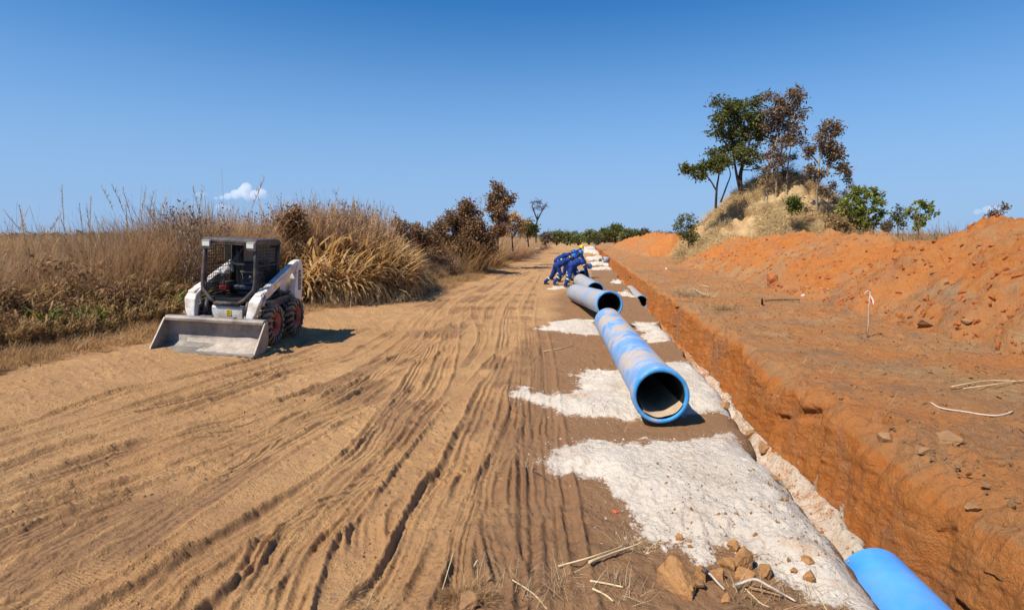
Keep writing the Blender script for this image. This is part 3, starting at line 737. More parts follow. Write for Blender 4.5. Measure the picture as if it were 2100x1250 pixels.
# ================================================================== SKID STEER LOADER
M_WHITE = simple('loader_white_paint', (0.80, 0.765, 0.71), 0.42, 0, 0.08, 7, (0.45, 0.34, 0.23), 0.55, 0, 0.5)
M_DARKP = simple('dark_grey_paint', (0.055, 0.055, 0.06), 0.5, 0, 0.3, 5, (0.30, 0.22, 0.15), 0.40, 0, 0.5)
M_CAB = simple('cab_grey_paint', (0.026, 0.026, 0.028), 0.6, 0, 0.25, 5, (0.17, 0.12, 0.085), 0.5, 0, 0.5)
M_BUCKET = simple('bucket_worn_steel', (0.20, 0.18, 0.16), 0.55, 0.2, 0.35, 4, (0.40, 0.34, 0.28), 0.55, 0.004, 0.4)
M_RUB = simple('tyre_rubber', (0.028, 0.026, 0.024), 0.85, 0, 0.3, 8, (0.22, 0.16, 0.11), 0.45, 0.004, 0.3)
M_LUG = simple('tyre_lug_dusty', (0.20, 0.155, 0.11), 0.9, 0, 0.35, 8, (0.40, 0.31, 0.2), 0.5, 0.004, 0.3)
M_REDR = simple('red_rim_paint', (0.42, 0.05, 0.028), 0.6, 0, 0.25, 5, (0.30, 0.2, 0.13), 0.6, 0, 0.4)
M_BLACK = simple('black_rubber', (0.012, 0.012, 0.013), 0.6, 0, 0.3, 5)
M_STEEL = simple('steel_rod', (0.35, 0.35, 0.36), 0.35, 0.8, 0.2, 5, (0.2, 0.15, 0.1), 0.3)
M_LAMP = simple('lamp_housing', (0.26, 0.245, 0.21), 0.5, 0, 0.2, 5)
M_LENS = simple('lamp_lens', (0.75, 0.75, 0.68), 0.15, 0, 0.05, 5, spec=0.7)
M_YEL = simple('yellow_sticker', (0.80, 0.55, 0.02), 0.5, 0, 0.08, 5)
M_STRIPE = simple('dark_decal', (0.07, 0.06, 0.065), 0.45, 0, 0.2, 5)
M_ORG = simple('orange_decal', (0.75, 0.18, 0.03), 0.5, 0, 0.1, 5)
M_REDP = simple('red_plastic', (0.6, 0.04, 0.03), 0.4, 0, 0.1, 5)
M_VINYL = simple('dark_blue_vinyl', (0.012, 0.016, 0.035), 0.45, 0, 0.2, 5, spec=0.6)
def glass():
    t = NT('dusty_glass'); t.done((0.30, 0.31, 0.26), 0.35, spec=0.5)
    t.b.inputs['Alpha'].default_value = 0.55; return t.m
M_GLASS = glass()
fo = at_z(458, 712, 0.16); fo = at_d(483, 700, 10.35); fo.z = 0.165
LD = empty('skid_steer_loader', (fo.x, fo.y, 0.15), (rad(0.3), rad(3.4), YAW - rad(0.5)),
           label='white skid steer loader with its bucket down, parked before the tall dry grass', cat='skid steer loader')
# local: x to camera right, y away from the camera, z up, origin under the front axle
WR = 0.36
def wheel(x, y, side):
    w = MB(); s = side
    # rim: dished disc
    w.lathe([(0.001, s * 0.065), (0.07, s * 0.065), (0.085, s * 0.04), (0.17, s * 0.03), (0.185, s * 0.085), (0.215, s * 0.105), (0.225, s * 0.105), (0.225, -s * 0.10)], 28, 'x')
    o = w.build('wheel', M_REDR, LD); o.location = (x, y, WR)
    t = MB()
    t.lathe([(0.215, 0.105), (0.235, 0.118), (0.29, 0.128), (0.325, 0.118), (0.338, 0.08), (0.34, 0), (0.338, -0.08), (0.325, -0.118), (0.29, -0.128), (0.235, -0.118), (0.215, -0.105)], 36, 'x', closed=True)
    t.build('tyre', M_RUB, o)
    l = MB(); n = 17
    for i in range(n):
        for sg in (-1, 1):
            a0 = 2 * math.pi * (i + (0.5 if sg > 0 else 0)) / n
            pts = []
            for (u, da, r) in ((0.008, 0.19, 0.366), (0.06, 0.11, 0.368), (0.108, 0.02, 0.360), (0.134, -0.02, 0.325), (0.136, -0.03, 0.285)):
                pts.append((sg * u, a0 + da, r))
            V = []
            for (xx, a, r) in pts:
                for (dd, rr) in ((-0.065, r), (0.065, r), (0.08, r - 0.05), (-0.08, r - 0.05)):
                    V.append((xx, math.cos(a + dd) * rr, math.sin(a + dd) * rr))
            F = [(0, 1, 2, 3), (16, 17, 18, 19)]
            for q in range(4):
                for j in range(4): F.append((q * 4 + j, q * 4 + (j + 1) % 4, q * 4 + 4 + (j + 1) % 4, q * 4 + 4 + j))
            l.add(V, F)
    l.build('tread_lugs', M_LUG, o)
    h = MB(); h.lathe([(0.001, s * 0.10), (0.045, s * 0.10), (0.055, s * 0.065)], 14, 'x')
    for i in range(8):
        a = 2 * math.pi * i / 8; h.box((s * 0.05, math.cos(a) * 0.115, math.sin(a) * 0.115), (0.03, 0.028, 0.028))
    h.build('hub', M_BLACK, o)
for y in (0.0, 1.0):
    wheel(0.63, y, 1); wheel(-0.66, y, -1)
# chassis
b = MB(); b.prism([(-0.20, 0.30), (-0.20, 0.52), (-0.10, 0.66), (1.35, 0.66), (1.42, 0.40), (1.30, 0.26), (0.0, 0.24)], -0.42, 0.42)
b.build('chassis', M_DARKP, LD, 0.02)
for s in (-1, 1):
    q = MB(); q.prism([(-0.16, 0.60), (-0.10, 0.74), (0.55, 0.79), (1.30, 0.80), (1.30, 0.66), (0.2, 0.62)], min(s * 0.42, s * 0.58), max(s * 0.42, s * 0.58)); q.build('fender', M_DARKP, LD, 0.012)
q = MB(); q.prism([(0.85, 0.66), (0.85, 1.02), (1.02, 1.16), (1.48, 1.10), (1.58, 0.9), (1.58, 0.45), (1.42, 0.36), (1.0, 0.5)], -0.46, 0.46)
q.build('engine_cover', M_WHITE, LD, 0.03)
q = MB(); q.box((0, 1.60, 0.72), (0.62, 0.02, 0.36))
for i in range(7): q.box((0, 1.615, 0.58 + i * 0.045), (0.58, 0.02, 0.015))
q.build('rear_grille', M_BLACK, LD)
# front panel with sticker
q = MB(); q.prism([(-0.30, 0.47), (-0.31, 0.66), (-0.27, 0.69), (-0.22, 0.69), (-0.20, 0.47)], -0.27, 0.27); fp = q.build('front_panel', M_WHITE, LD, 0.008)
MB().box((0.03, -0.311, 0.575), (0.09, 0.004, 0.10)).build('warning_sticker', M_YEL, fp)
st = MB(); 
for i in range(3): st.box((0.03, -0.3145, 0.60 - i * 0.026), (0.06, 0.002, 0.009))
st.build('sticker_print', M_STRIPE, fp)
q = MB(); q.box((0, -0.30, 0.43), (0.56, 0.10, 0.06)); q.box((0.1, -0.34, 0.45), (0.2, 0.04, 0.03)); q.box((-0.16, -0.34, 0.44), (0.14, 0.04, 0.04)); q.build('step', M_DARKP, LD, 0.006)
# cab: posts, sill, roof
CF, CB, CW = -0.20, 0.78, 0.44
def post(P, r, name='cab_post', m=M_CAB):
    MB().tube(P, r, 10).build(name, m, LD)
for s in (-1, 1):
    post([(s * CW, CF + 0.02, 1.80), (s * (CW + 0.012), CF - 0.01, 1.45), (s * (CW + 0.02), CF - 0.04, 1.10), (s * (CW + 0.01), CF - 0.07, 0.98), (s * 0.30, CF - 0.10, 0.80), (s * 0.20, CF - 0.11, 0.735)], 0.036)
    post([(s * CW, CB, 1.80), (s * CW, CB, 0.78)], 0.035)
MB().tube([(-0.22, CF - 0.11, 0.73), (0.22, CF - 0.11, 0.73)], 0.042, 10).build('cab_sill', M_CAB, LD)
q = MB(); q.prism([(CF - 0.03, 1.775), (CF - 0.03, 1.845), (CF + 0.03, 1.872), (CB - 0.05, 1.872), (CB + 0.05, 1.83), (CB + 0.05, 1.775)], -0.475, 0.475); q.build('cab_roof', M_CAB, LD, 0.02)
q = MB(); q.prism([(-0.47, 1.775), (0.47, 1.775), (0.47, 1.66), (0.42, 1.74), (0.30, 1.762), (-0.30, 1.762), (-0.42, 1.74), (-0.47, 1.66)][::-1], CF - 0.025, CF + 0.02, 'y'); q.build('roof_brow', M_CAB, LD)
for s in (-1, 1):
    q = MB(); q.prism([(CF - 0.075, 1.70), (CF - 0.085, 1.81), (CF - 0.03, 1.83), (CF - 0.028, 1.66)], s * 0.39 - 0.075, s * 0.39 + 0.075); l = q.build('work_light', M_LAMP, LD, 0.012)
    MB().box((s * 0.385, CF - 0.084, 1.755), (0.12, 0.006, 0.075)).build('lens', M_LENS, l)
# side mesh screens
for s in (-1, 1):
    g = MB(); x = s * CW
    y0, y1, z0, z1 = CF + 0.03, CB - 0.03, 0.82, 1.77
    for (a, bb) in (((y0, z0), (y1, z0)), ((y1, z0), (y1, z1)), ((y1, z1), (y0, z1)), ((y0, z1), (y0, z0))):
        g.tube([(x, a[0], a[1]), (x, bb[0], bb[1])], 0.018, 6)
    g.tube([(x, y0, 1.40), (x, y1, 1.40)], 0.012, 6)
    f = g.build('side_screen', M_CAB, LD)
    w = MB(); k = 15
    for i in range(1, k): yy_ = y0 + (y1 - y0) * i / k; w.tube([(x, yy_, z0), (x, yy_, z1)], 0.0055, 4, False)
    for i in range(1, 17): zz_ = z0 + (z1 - z0) * i / 17; w.tube([(x, y0, zz_), (x, y1, zz_)], 0.0055, 4, False)
    w.build('wire_mesh', M_BLACK, f)
    # little sliding window high in the screen
    MB().box((x - s * 0.02, CB - 0.22, 1.58), (0.008, 0.26, 0.26)).build('side_window', M_GLASS, f)
# back wall, rear window
q = MB()
q.box((0, CB + 0.01, 1.02), (0.86, 0.03, 0.50)); q.box((-0.33, CB + 0.01, 1.51), (0.20, 0.03, 0.48)); q.box((0.36, CB + 0.01, 1.51), (0.14, 0.03, 0.48))
q.build('cab_back', M_BLACK, LD)
MB().box((0.03, CB + 0.012, 1.51), (0.52, 0.01, 0.46)).build('rear_window', M_GLASS, LD)
q = MB(); q.box((0, 0.30, 0.78), (0.82, 1.0, 0.04)); q.build('cab_floor', M_BLACK, LD)
# seat, restraint bar, levers
q = MB(); q.box((0.04, 0.42, 0.96), (0.42, 0.42, 0.12)); q.box((0.04, 0.62, 1.20), (0.42, 0.11, 0.46), (rad(8), 0, 0)); q.box((0.04, 0.45, 0.86), (0.34, 0.34, 0.14)); q.build('seat', M_VINYL, LD, 0.04)
q = MB(); q.box((0.04, 0.545, 1.23), (0.44, 0.012, 0.03), (rad(8), 0, 0)); q.tube([(-0.16, 0.56, 1.20), (-0.10, 0.52, 1.08)], 0.008, 6); q.tube([(0.24, 0.56, 1.20), (0.18, 0.52, 1.08)], 0.008, 6); q.build('seat_belt', M_LAMP, LD)
q = MB(); q.tube([(-0.22, 0.70, 1.66), (-0.20, 0.45, 1.52), (-0.17, 0.22, 1.42), (-0.06, 0.16, 1.40), (0.08, 0.16, 1.40)], 0.022, 8); q.tube([(-0.17, 0.22, 1.42), (-0.14, 0.16, 1.30), (-0.12, 0.14, 1.26)], 0.025, 8); q.build('restraint_bar', M_LAMP, LD)
for s in (-1, 1):
    q = MB(); q.tube([(s * 0.27, 0.15, 0.82), (s * 0.27, 0.12, 1.05), (s * 0.25, 0.06, 1.16)], 0.016, 8); q.ball((s * 0.25, 0.05, 1.18), 0.035, 8); q.box((s * 0.30, 0.32, 0.98), (0.10, 0.34, 0.16)); q.build('control_lever', M_DARKP, LD)
q = MB(); q.box((-0.22, 0.02, 0.985), (0.13, 0.10, 0.04)); q.box((-0.20, -0.02, 0.95), (0.10, 0.08, 0.03)); q.build('red_cushion', M_REDP, LD, 0.01)
q = MB(); q.box((-0.27, 0.22, 1.30), (0.16, 0.12, 0.07), (0, rad(-18), 0)); q.box((-0.32, 0.18, 1.24), (0.12, 0.1, 0.06)); q.ball((-0.24, 0.20, 1.37), 0.04, 8); q.build('white_cap', M_WHITE, LD, 0.015)
# rear towers, lift arms, front legs
for s in (-1, 1):
    x0, x1 = s * 0.53, s * 0.65
    a, c = min(x0, x1), max(x0, x1)
    q = MB(); q.prism([(1.18, 0.62), (1.10, 0.80), (1.20, 1.32), (1.30, 1.46), (1.44, 1.46), (1.52, 1.30), (1.50, 0.80), (1.46, 0.55), (1.24, 0.52)], a, c)
    tw = q.build('rear_upright', M_WHITE, LD, 0.015)
    q = MB(); q.box((s * 0.6525, 1.34, 1.06), (0.004, 0.14, 0.40)); q.build('decal_panel', M_STRIPE, tw)
    q = MB()
    for i in range(4): q.box((s * 0.6565, 1.34, 0.93 + i * 0.09), (0.003, 0.09, 0.05))
    q.build('decal_figures', M_LAMP, tw)
    MB().box((s * 0.6525, 1.30, 0.60), (0.004, 0.22, 0.035)).build('orange_reflector', M_ORG, tw)
    # main arm: from the top of the tower down to the knee
    q = MB(); q.prism([(1.36, 1.47), (1.18, 1.44), (-0.16, 0.99), (-0.38, 0.93), (-0.40, 0.80), (-0.16, 0.82), (0.0, 0.86), (1.15, 1.26), (1.36, 1.30)], a - 0.01 * (s > 0), c - 0.02 * (s > 0))
    ar = q.build('lift_arm', M_WHITE, LD, 0.012)
    MB().box((s * 0.633, 0.22, 1.03), (0.004, 0.10, 0.10), (rad(18), 0, 0)).build('warning_sticker', M_YEL, ar)
    MB().box((s * 0.633, 0.42, 1.125), (0.004, 0.26, 0.015), (rad(18), 0, 0)).build('orange_stripe', M_ORG, ar)
    # front leg, bent inward down to the bucket
    V = []
    sec = [(-0.16, 1.00, 0.545, 0.645, 0.20), (-0.34, 0.94, 0.49, 0.65, 0.22), (-0.46, 0.80, 0.46, 0.65, 0.16), (-0.52, 0.62, 0.45, 0.61, 0.14), (-0.56, 0.46, 0.43, 0.54, 0.12), (-0.58, 0.30, 0.42, 0.51, 0.10)]
    for (yy_, zz_, xa, xb, dep) in sec:
        for (xx, dy) in ((xa, -dep / 2), (xb, -dep / 2), (xb, dep / 2), (xa, dep / 2)): V.append((s * xx, yy_ + dy + 0.05, zz_ + (dy * 0.5 if zz_ > 0.9 else 0)))
    F = [(0, 1, 2, 3), (23, 22, 21, 20)]
    for i in range(5):
        for j in range(4): F.append((i * 4 + j, i * 4 + (j + 1) % 4, i * 4 + 4 + (j + 1) % 4, i * 4 + 4 + j))
    q = MB(); q.add(V, F); lg = q.build('arm_leg', M_WHITE, LD, 0.015)
    h = MB(); h.lathe([(0.001, s * 0.0), (0.05, s * 0.0), (0.055, -s * 0.02)], 16, 'x', (s * 0.652, -0.28, 0.86)); h.build('pivot_pin', M_STEEL, lg)
    hl = MB()
    for i in range(3): hl.tube([(s * 0.645, -0.34 + i * 0.03, 0.93), (s * 0.665, -0.35 + i * 0.03, 0.80), (s * 0.63, -0.40 + i * 0.03, 0.70)], 0.010, 6)
    hl.build('hydraulic_couplers', M_STEEL, lg)
    # tilt cylinder inside the leg
    q = MB(); q.tube([(s * 0.36, -0.26, 0.80), (s * 0.36, -0.38, 0.55)], 0.038, 12); q.build('tilt_cylinder', M_CAB, LD)
    q = MB(); q.tube([(s * 0.36, -0.38, 0.55), (s * 0.36, -0.47, 0.38)], 0.020, 10); q.build('cylinder_rod', M_STEEL, LD)
    q = MB(); q.tube([(s * 0.49, 1.32, 0.72), (s * 0.49, 0.60, 0.92)], 0.036, 12); q.tube([(s * 0.49, 0.60, 0.92), (s * 0.49, 0.10, 1.05)], 0.018, 10); q.build('lift_cylinder', M_DARKP, LD)
    q = MB(); q.tube([(s * 0.56, -0.10, 0.78), (s * 0.57, 0.5, 0.86), (s * 0.56, 1.2, 0.84)], 0.014, 6); q.build('hydraulic_hose', M_BLACK, LD)
MB().tube([(-0.47, -0.52, 0.36), (0.47, -0.52, 0.36)], 0.035, 10).build('cross_tube', M_DARKP, LD)
# coupling plate and bucket
q = MB(); q.prism([(-0.56, 0.10), (-0.60, 0.42), (-0.55, 0.46), (-0.50, 0.42), (-0.48, 0.10)], -0.50, 0.50); q.build('coupling_plate', M_DARKP, LD, 0.01)
BW = 0.85
q = MB()
inn = [(-1.13, 0.012), (-0.95, 0.016), (-0.78, 0.035), (-0.68, 0.10), (-0.64, 0.20), (-0.64, 0.36), (-0.66, 0.475)]
out = [(-1.13, 0.0), (-0.93, 0.0), (-0.76, 0.005), (-0.65, 0.075), (-0.615, 0.19), (-0.615, 0.36), (-0.625, 0.475)]
q.prism(inn + out[::-1], -BW, BW)
bk = q.build('bucket', M_BUCKET, LD)
for s in (-1, 1):
    q = MB(); xa, xb = (s * BW - 0.014, s * BW + 0.014); q.prism([(-1.12, -0.002), (-1.14, 0.03), (-0.73, 0.50), (-0.62, 0.50), (-0.60, 0.19), (-0.64, 0.06), (-0.76, -0.004)], xa, xb); q.build('side_plate', M_BUCKET, bk, 0.004)
q = MB(); q.prism([(-0.76, 0.455), (-0.76, 0.505), (-0.72, 0.535), (-0.61, 0.535), (-0.605, 0.46)], -BW + 0.015, BW - 0.015); q.build('top_rail', M_BUCKET, bk, 0.008)
MB().box((0, -1.13, 0.006), (1.72, 0.10, 0.018)).build('cutting_edge', M_BUCKET, bk, 0.004)
for xx in (-0.18, 0.22):
    q = MB(); q.box((xx, -0.655, 0.542), (0.20, 0.08, 0.018)); q.build('rail_plate', M_BUCKET, bk)
# dry cement-like sand lying in the bucket
n1, n2 = 40, 14; V = []
for i in range(n1):
    for j in range(n2):
        x = -0.50 + 1.32 * i / (n1 - 1); u = j / (n2 - 1); y = -1.06 + 0.40 * u
        k = ss(0.25, 1.0, np.array(i / (n1 - 1)))
        zf = np.interp(y, [-1.13, -0.95, -0.78, -0.68, -0.655], [0.012, 0.016, 0.035, 0.10, 0.2])
        V.append((x, y, float(zf + (0.012 + 0.10 * k * u) * math.sin(math.pi * min(1, (i + .5) / n1)) ** 0.5 * ss(0, .15, np.array(u)) * (1 - 0.4 * ss(.8, 1, np.array(u))) + 0.012 * fbm(np.array(x * 7), np.array(y * 7), 3, 140) - 0.012)))
link('sand_in_bucket', npmesh('sand_in_bucket', V, grid_faces(n1, n2), simple('dust_in_bucket', (0.46, 0.39, 0.32), 0.95, 0, 0.25, 9, None, 0.5, 0.015, 0.1), True), bk)
# ================================================================== WORKERS
M_OVER = simple('royal_blue_overall', (0.014, 0.040, 0.20), 0.85, 0, 0.35, 6, (0.07, 0.065, 0.09), 0.22, 0.006, 0.2)
M_SKIN = simple('dark_brown_skin', (0.075, 0.035, 0.02), 0.55, 0, 0.15, 8)
M_BOOT = simple('dusty_black_boot', (0.035, 0.028, 0.024), 0.75, 0, 0.3, 8, (0.2, 0.14, 0.09), 0.4)
M_HBLUE = simple('blue_helmet', (0.012, 0.20, 0.62), 0.3, 0, 0.05, 4, spec=0.6)
M_HYEL = simple('yellow_helmet', (0.85, 0.55, 0.01), 0.3, 0, 0.05, 4, spec=0.6)
M_BAND = simple('lime_reflective_band', (0.50, 0.58, 0.12), 0.5, 0, 0.06, 4)
M_BANDW = simple('silver_reflective_strip', (0.7, 0.72, 0.70), 0.4, 0, 0.06, 4)
M_REDC = simple('red_cloth', (0.5, 0.02, 0.02), 0.8, 0, 0.2, 6)
def capsule(V, F, a, b, ra, rb, n=12, m=5):
    a, b = np.array(a, float), np.array(b, float); d = b - a; L = np.linalg.norm(d); t = d / (L + 1e-9)
    u = np.cross(t, [0.3, 0.5, 0.81]); u /= np.linalg.norm(u); w = np.cross(t, u); base = len(V); rows = 0
    for c, r, sg in ((a, ra, -1), (b, rb, 1)):
        rng = range(m + 1) if sg < 0 else range(m, -1, -1)
        for i in rng:
            ph = math.pi / 2 * i / m; rr = max(1e-4, r * math.sin(ph)); off = sg * r * math.cos(ph)
            for j in range(n):
                al = 2 * math.pi * j / n; V.append(c + t * off + (u * math.cos(al) + w * math.sin(al)) * rr)
            rows += 1
    for i in range(rows - 1):
        for j in range(n):
            q = base + i * n; F.append((q + j, q + (j + 1) % n, q + n + (j + 1) % n, q + n + j))
    F.append(tuple(base + j for j in reversed(range(n)))); F.append(tuple(base + (rows - 1) * n + j for j in range(n)))
def person(px, py, d, J, label, helmet, rotz=0.0, collar=None, bands=('s1', 's2', 'u1', 'u2', 'back')):
    g = at_d(px, py, d)
    e = empty('person', (g.x, g.y, gz(g.x, g.y)), (0, 0, YAW + rotz), label=label, cat='person', group='workers in blue overalls bending over the pipes')
    v = {k: np.array(x, float) for k, x in J.items()}
    H, C, N, Hd = v['hip'], v['chest'], v['neck'], v['head']
    lat = np.array(J.get('lat', (0, 1, 0)), float); lat /= np.linalg.norm(lat)
    bones = []   # (a, b, ra, rb, kind)
    def bo(a, b, ra, rb, k='cloth'):
        q = 1.15 if k == 'cloth' else 1.0; bones.append((np.array(a), np.array(b), ra * q, rb * q, k))
    bo(H - lat * .075, H + lat * .075, .125, .125); bo(H, (H + C) / 2, .135, .14)
    bo((H + C) / 2 - lat * .05, C - lat * .07, .13, .135); bo((H + C) / 2 + lat * .05, C + lat * .07, .13, .135)
    bo(C - lat * .06, N - lat * .05, .12, .075); bo(C + lat * .06, N + lat * .05, .12, .075)
    face = np.array(J['face'], float); face /= np.linalg.norm(face)
    up = Hd - N; up = up / np.linalg.norm(up)
    bo(N, Hd - up * .03, .055, .05, 'skin'); bo(Hd - up * .02 + face * .02, Hd + up * .05, .082, .094, 'skin')
    bo(Hd - up * .06 + face * .05, Hd - up * .03 + face * .055, .045, .05, 'skin')      # jaw
    bo(Hd + face * .095, Hd - up * .025 + face * .118, .012, .018, 'skin')                # nose
    sd_ = np.cross(up, face)
    for s in (-1, 1): bo(Hd + sd_ * s * .088, Hd + sd_ * s * .094 + up * .02, .016, .018, 'skin')
    for s, i in ((-1, '1'), (1, '2')):
        S = N * .8 + C * .2 + lat * s * .175
        bo(N * .85 + C * .15 + lat * s * .06, S, .075, .075)
        E, Wr = v['elbow' + i], v['wrist' + i]
        bo(S, E, .070, .052); bo(E, Wr, .052, .036)
        P = H + lat * s * .095; K, A = v['knee' + i], v['ankle' + i]
        bo(P, K, .105, .070); bo(K, A + np.array([0, 0, .06]), .072, .058)
        toe = np.array(J.get('toe' + i, (.16, -.02, -.02)), float)
        bo(A + (0, 0, .10), A, .052, .05, 'boot'); bo(A + np.array([-.03, 0, -.02]), A + toe, .045, .038, 'boot')
        v['sh' + i] = S; v['hp' + i] = P
    V, F = [], []
    for a, b, ra, rb, k in bones: capsule(V, F, a, b, ra, rb)
    tmp = bpy.data.meshes.new('tmp'); tmp.from_pydata([tuple(p) for p in V], [], F)
    o = bpy.data.objects.new('tmp', tmp); COL.objects.link(o)
    m = o.modifiers.new('r', 'REMESH'); m.mode = 'VOXEL'; m.voxel_size = 0.020
    m = o.modifiers.new('s', 'SMOOTH'); m.factor = 0.5; m.iterations = 4
    me = bpy.data.meshes.new_from_object(o.evaluated_get(bpy.context.evaluated_depsgraph_get()))
    bpy.data.objects.remove(o)
    n = len(me.vertices); co = np.zeros(n * 3); me.vertices.foreach_get('co', co); co = co.reshape(-1, 3)
    no = np.zeros(n * 3); me.vertices.foreach_get('normal', no); no = no.reshape(-1, 3)
    best = np.full(n, 9.0); kind = np.zeros(n, int); KD = {'cloth': 0, 'skin': 1, 'boot': 2}
    for a, b, ra, rb, k in bones:
        ab = b - a; t = np.clip(((co - a) @ ab) / (ab @ ab + 1e-9), 0, 1); dd = np.linalg.norm(co - a - t[:, None] * ab, axis=1) - (ra + (rb - ra) * t)
        w = dd < best; best[w] = dd[w]; kind[w] = KD[k]
    fold = 0.012 * fbm(co[:, 0] * 7 + co[:, 1] * 5, co[:, 2] * 13 + co[:, 0] * 3, 3, 150)
    co = co + no * (fold * (kind == 0))[:, None]
    me.vertices.foreach_set('co', co.astype(np.float32).ravel())
    for mm in (M_OVER, M_SKIN, M_BOOT): me.materials.append(mm)
    for p in me.polygons:
        p.material_index = int(np.bincount(kind[list(p.vertices)], minlength=3).argmax()); p.use_smooth = True
    me.name = 'body'; link('body', me, e)
    # helmet
    R = Matrix((Vector(sd_).normalized(), Vector(face - up * float(face @ up)).normalized(), Vector(up))).transposed()
    q = MB(); prof = [(0.001, .135), (.05, .128), (.09, .10), (.118, .055), (.126, .01), (.128, 0.0), (.120, -.004)]
    q.lathe(prof, 22, 'z')
    # brim longer over the face, ridge on top
    n2 = 22; Vb = []
    for j in range(n2):
        a = 2 * math.pi * j / n2; fy = math.sin(a); ex = .012 + .045 * max(0, fy) ** 2
        Vb += [(math.cos(a) * .124, fy * .124, 0.004), (math.cos(a) * (.124 + ex), fy * (.124 + ex), -.010), (math.cos(a) * .122, fy * .122, -.008)]
    q.add(Vb, [(j * 3 + i, j * 3 + (i + 1) % 3, ((j + 1) % n2) * 3 + (i + 1) % 3, ((j + 1) % n2) * 3 + i) for j in range(n2) for i in range(3)], True)
    q.tube([(0, -.10, .09), (0, -.05, .132), (0, .04, .134), (0, .10, .09)], .012, 6)
    h = q.build('helmet', helmet, e); h.matrix_local = Matrix.Translation(Vector(Hd + up * .055)) @ R.to_4x4()
    for s in (-1, 1):
        y = MB(); y.ball(Hd + face * .085 + sd_ * s * .034 + up * .012, .011, 6); y.build('eye', M_BLACK, e)
    # hands with palm, four fingers and a thumb, closed round what they hold
    for s, i in ((-1, '1'), (1, '2')):
        E, Wr = v['elbow' + i], v['wrist' + i]; t = (Wr - E) / np.linalg.norm(Wr - E)
        t = t * .7 + np.array([.1, 0, -.7]) * .3; t /= np.linalg.norm(t)
        sx_ = np.cross(t, [0, 0, 1.0]); sx_ = sx_ / (np.linalg.norm(sx_) + 1e-9) if np.linalg.norm(sx_) > .05 else lat
        nz = np.cross(sx_, t)
        q = MB(); V2, F2 = [], []
        capsule(V2, F2, Wr, Wr + t * .035, .034, .032, 8, 3)
        for k in range(4):
            o2 = sx_ * (k - 1.5) * .020; l = (.036, .042, .040, .031)[k]
            capsule(V2, F2, Wr + t * .03 + o2 * .8, Wr + t * .078 + o2, .014, .011, 7, 2)
            p = Wr + t * .082 + o2; d1_ = t * .8 - nz * .6; d1_ /= np.linalg.norm(d1_); d2_ = t * .3 - nz * .95; d2_ /= np.linalg.norm(d2_)
            capsule(V2, F2, p, p + d1_ * l, .0105, .0095, 7, 2); capsule(V2, F2, p + d1_ * l, p + d1_ * l + d2_ * l * .8, .0092, .0075, 7, 2)
        p = Wr + t * .02 + sx_ * .030; d1_ = t * .6 + sx_ * .7 - nz * .3; d1_ /= np.linalg.norm(d1_)
        capsule(V2, F2, p, p + d1_ * .045, .013, .011, 7, 2); capsule(V2, F2, p + d1_ * .045, p + d1_ * .045 + (t * .9 - nz * .4) * .03, .011, .008, 7, 2)
        q.add(V2, F2, True); q.build('hand', M_SKIN, e)
    def ring(a, b, t, r, w, nm='reflective_band', mat=M_BAND):
        a, b = np.array(a), np.array(b); c = a + (b - a) * t; dd = (b - a) / np.linalg.norm(b - a)
        q = MB(); P = [c - dd * w / 2, c - dd * w * .4, c + dd * w * .4, c + dd * w / 2]
        q.tube(P, [r * .95, r, r, r * .95], 16, False); bb = q.build(nm, mat, e)
        q2 = MB(); q2.tube([c - dd * w * .14, c + dd * w * .14], r + .003, 16, False); q2.build('silver_strip', M_BANDW, bb)
    for k in bands:
        if k[0] == 's': i = k[1]; ring(v['knee' + i], v['ankle' + i] + np.array([0, 0, .06]), .42, .084, .055)
        if k[0] == 'u': i = k[1]; ring(v['sh' + i], v['elbow' + i], .45, .079, .040)
    if 'back' in bands:
        q = MB(); tt = (N - H) / np.linalg.norm(N - H); bn = np.cross(lat, tt); bn = bn if bn[2] > 0 else -bn
        if J.get('backn') is not None: bn = np.array(J['backn'], float)
        c = C * .75 + H * .25 + bn * .168
        for s in (-1, 1):
            a = c + lat * s * .10
            P = [a + tt * .03 - bn * .03 + lat * s * .05, a + tt * .03 + bn * .004, a - lat * s * .1 + tt * .03 + bn * .014]
            V3 = []
            for p in P: V3 += [p - tt * .025, p + tt * .025]
            q.add(V3, [(0, 1, 3, 2), (2, 3, 5, 4)])
        bb = q.build('reflective_band', M_BAND, e); bb.modifiers.new('solid', 'SOLIDIFY').thickness = 0.006
        q = MB(); c2_ = c - tt * .12 + bn * .006
        for i in range(4): q.box(tuple(c2_ + lat * (i - 1.5) * .045), (.012, .03, .03))
        q.build('back_lettering', M_BANDW, e)
    if collar:
        q = MB(); q.tube([N - up * .02, N + up * .05], [.085, .075], 14, False); q.build('collar', collar, e)
    return e
# A: nearest on the left, legs braced back, leaning to the right
person(1127, 586, 24.9, dict(hip=(.28, 0, .84), chest=(.62, .0, 1.03), neck=(.84, .02, 1.13), head=(.97, .02, 1.22), face=(.75, -.1, -.65),
    knee1=(.48, -.12, .50), ankle1=(.20, -.12, .09), knee2=(.10, .12, .40), ankle2=(-.18, .14, .09), elbow1=(.98, -.2, .86), wrist1=(1.18, -.12, .66), elbow2=(.98, .25, .88), wrist2=(1.2, .2, .68)),
    'worker at the left of the group, legs braced wide, leaning to push the pipe', M_HBLUE)
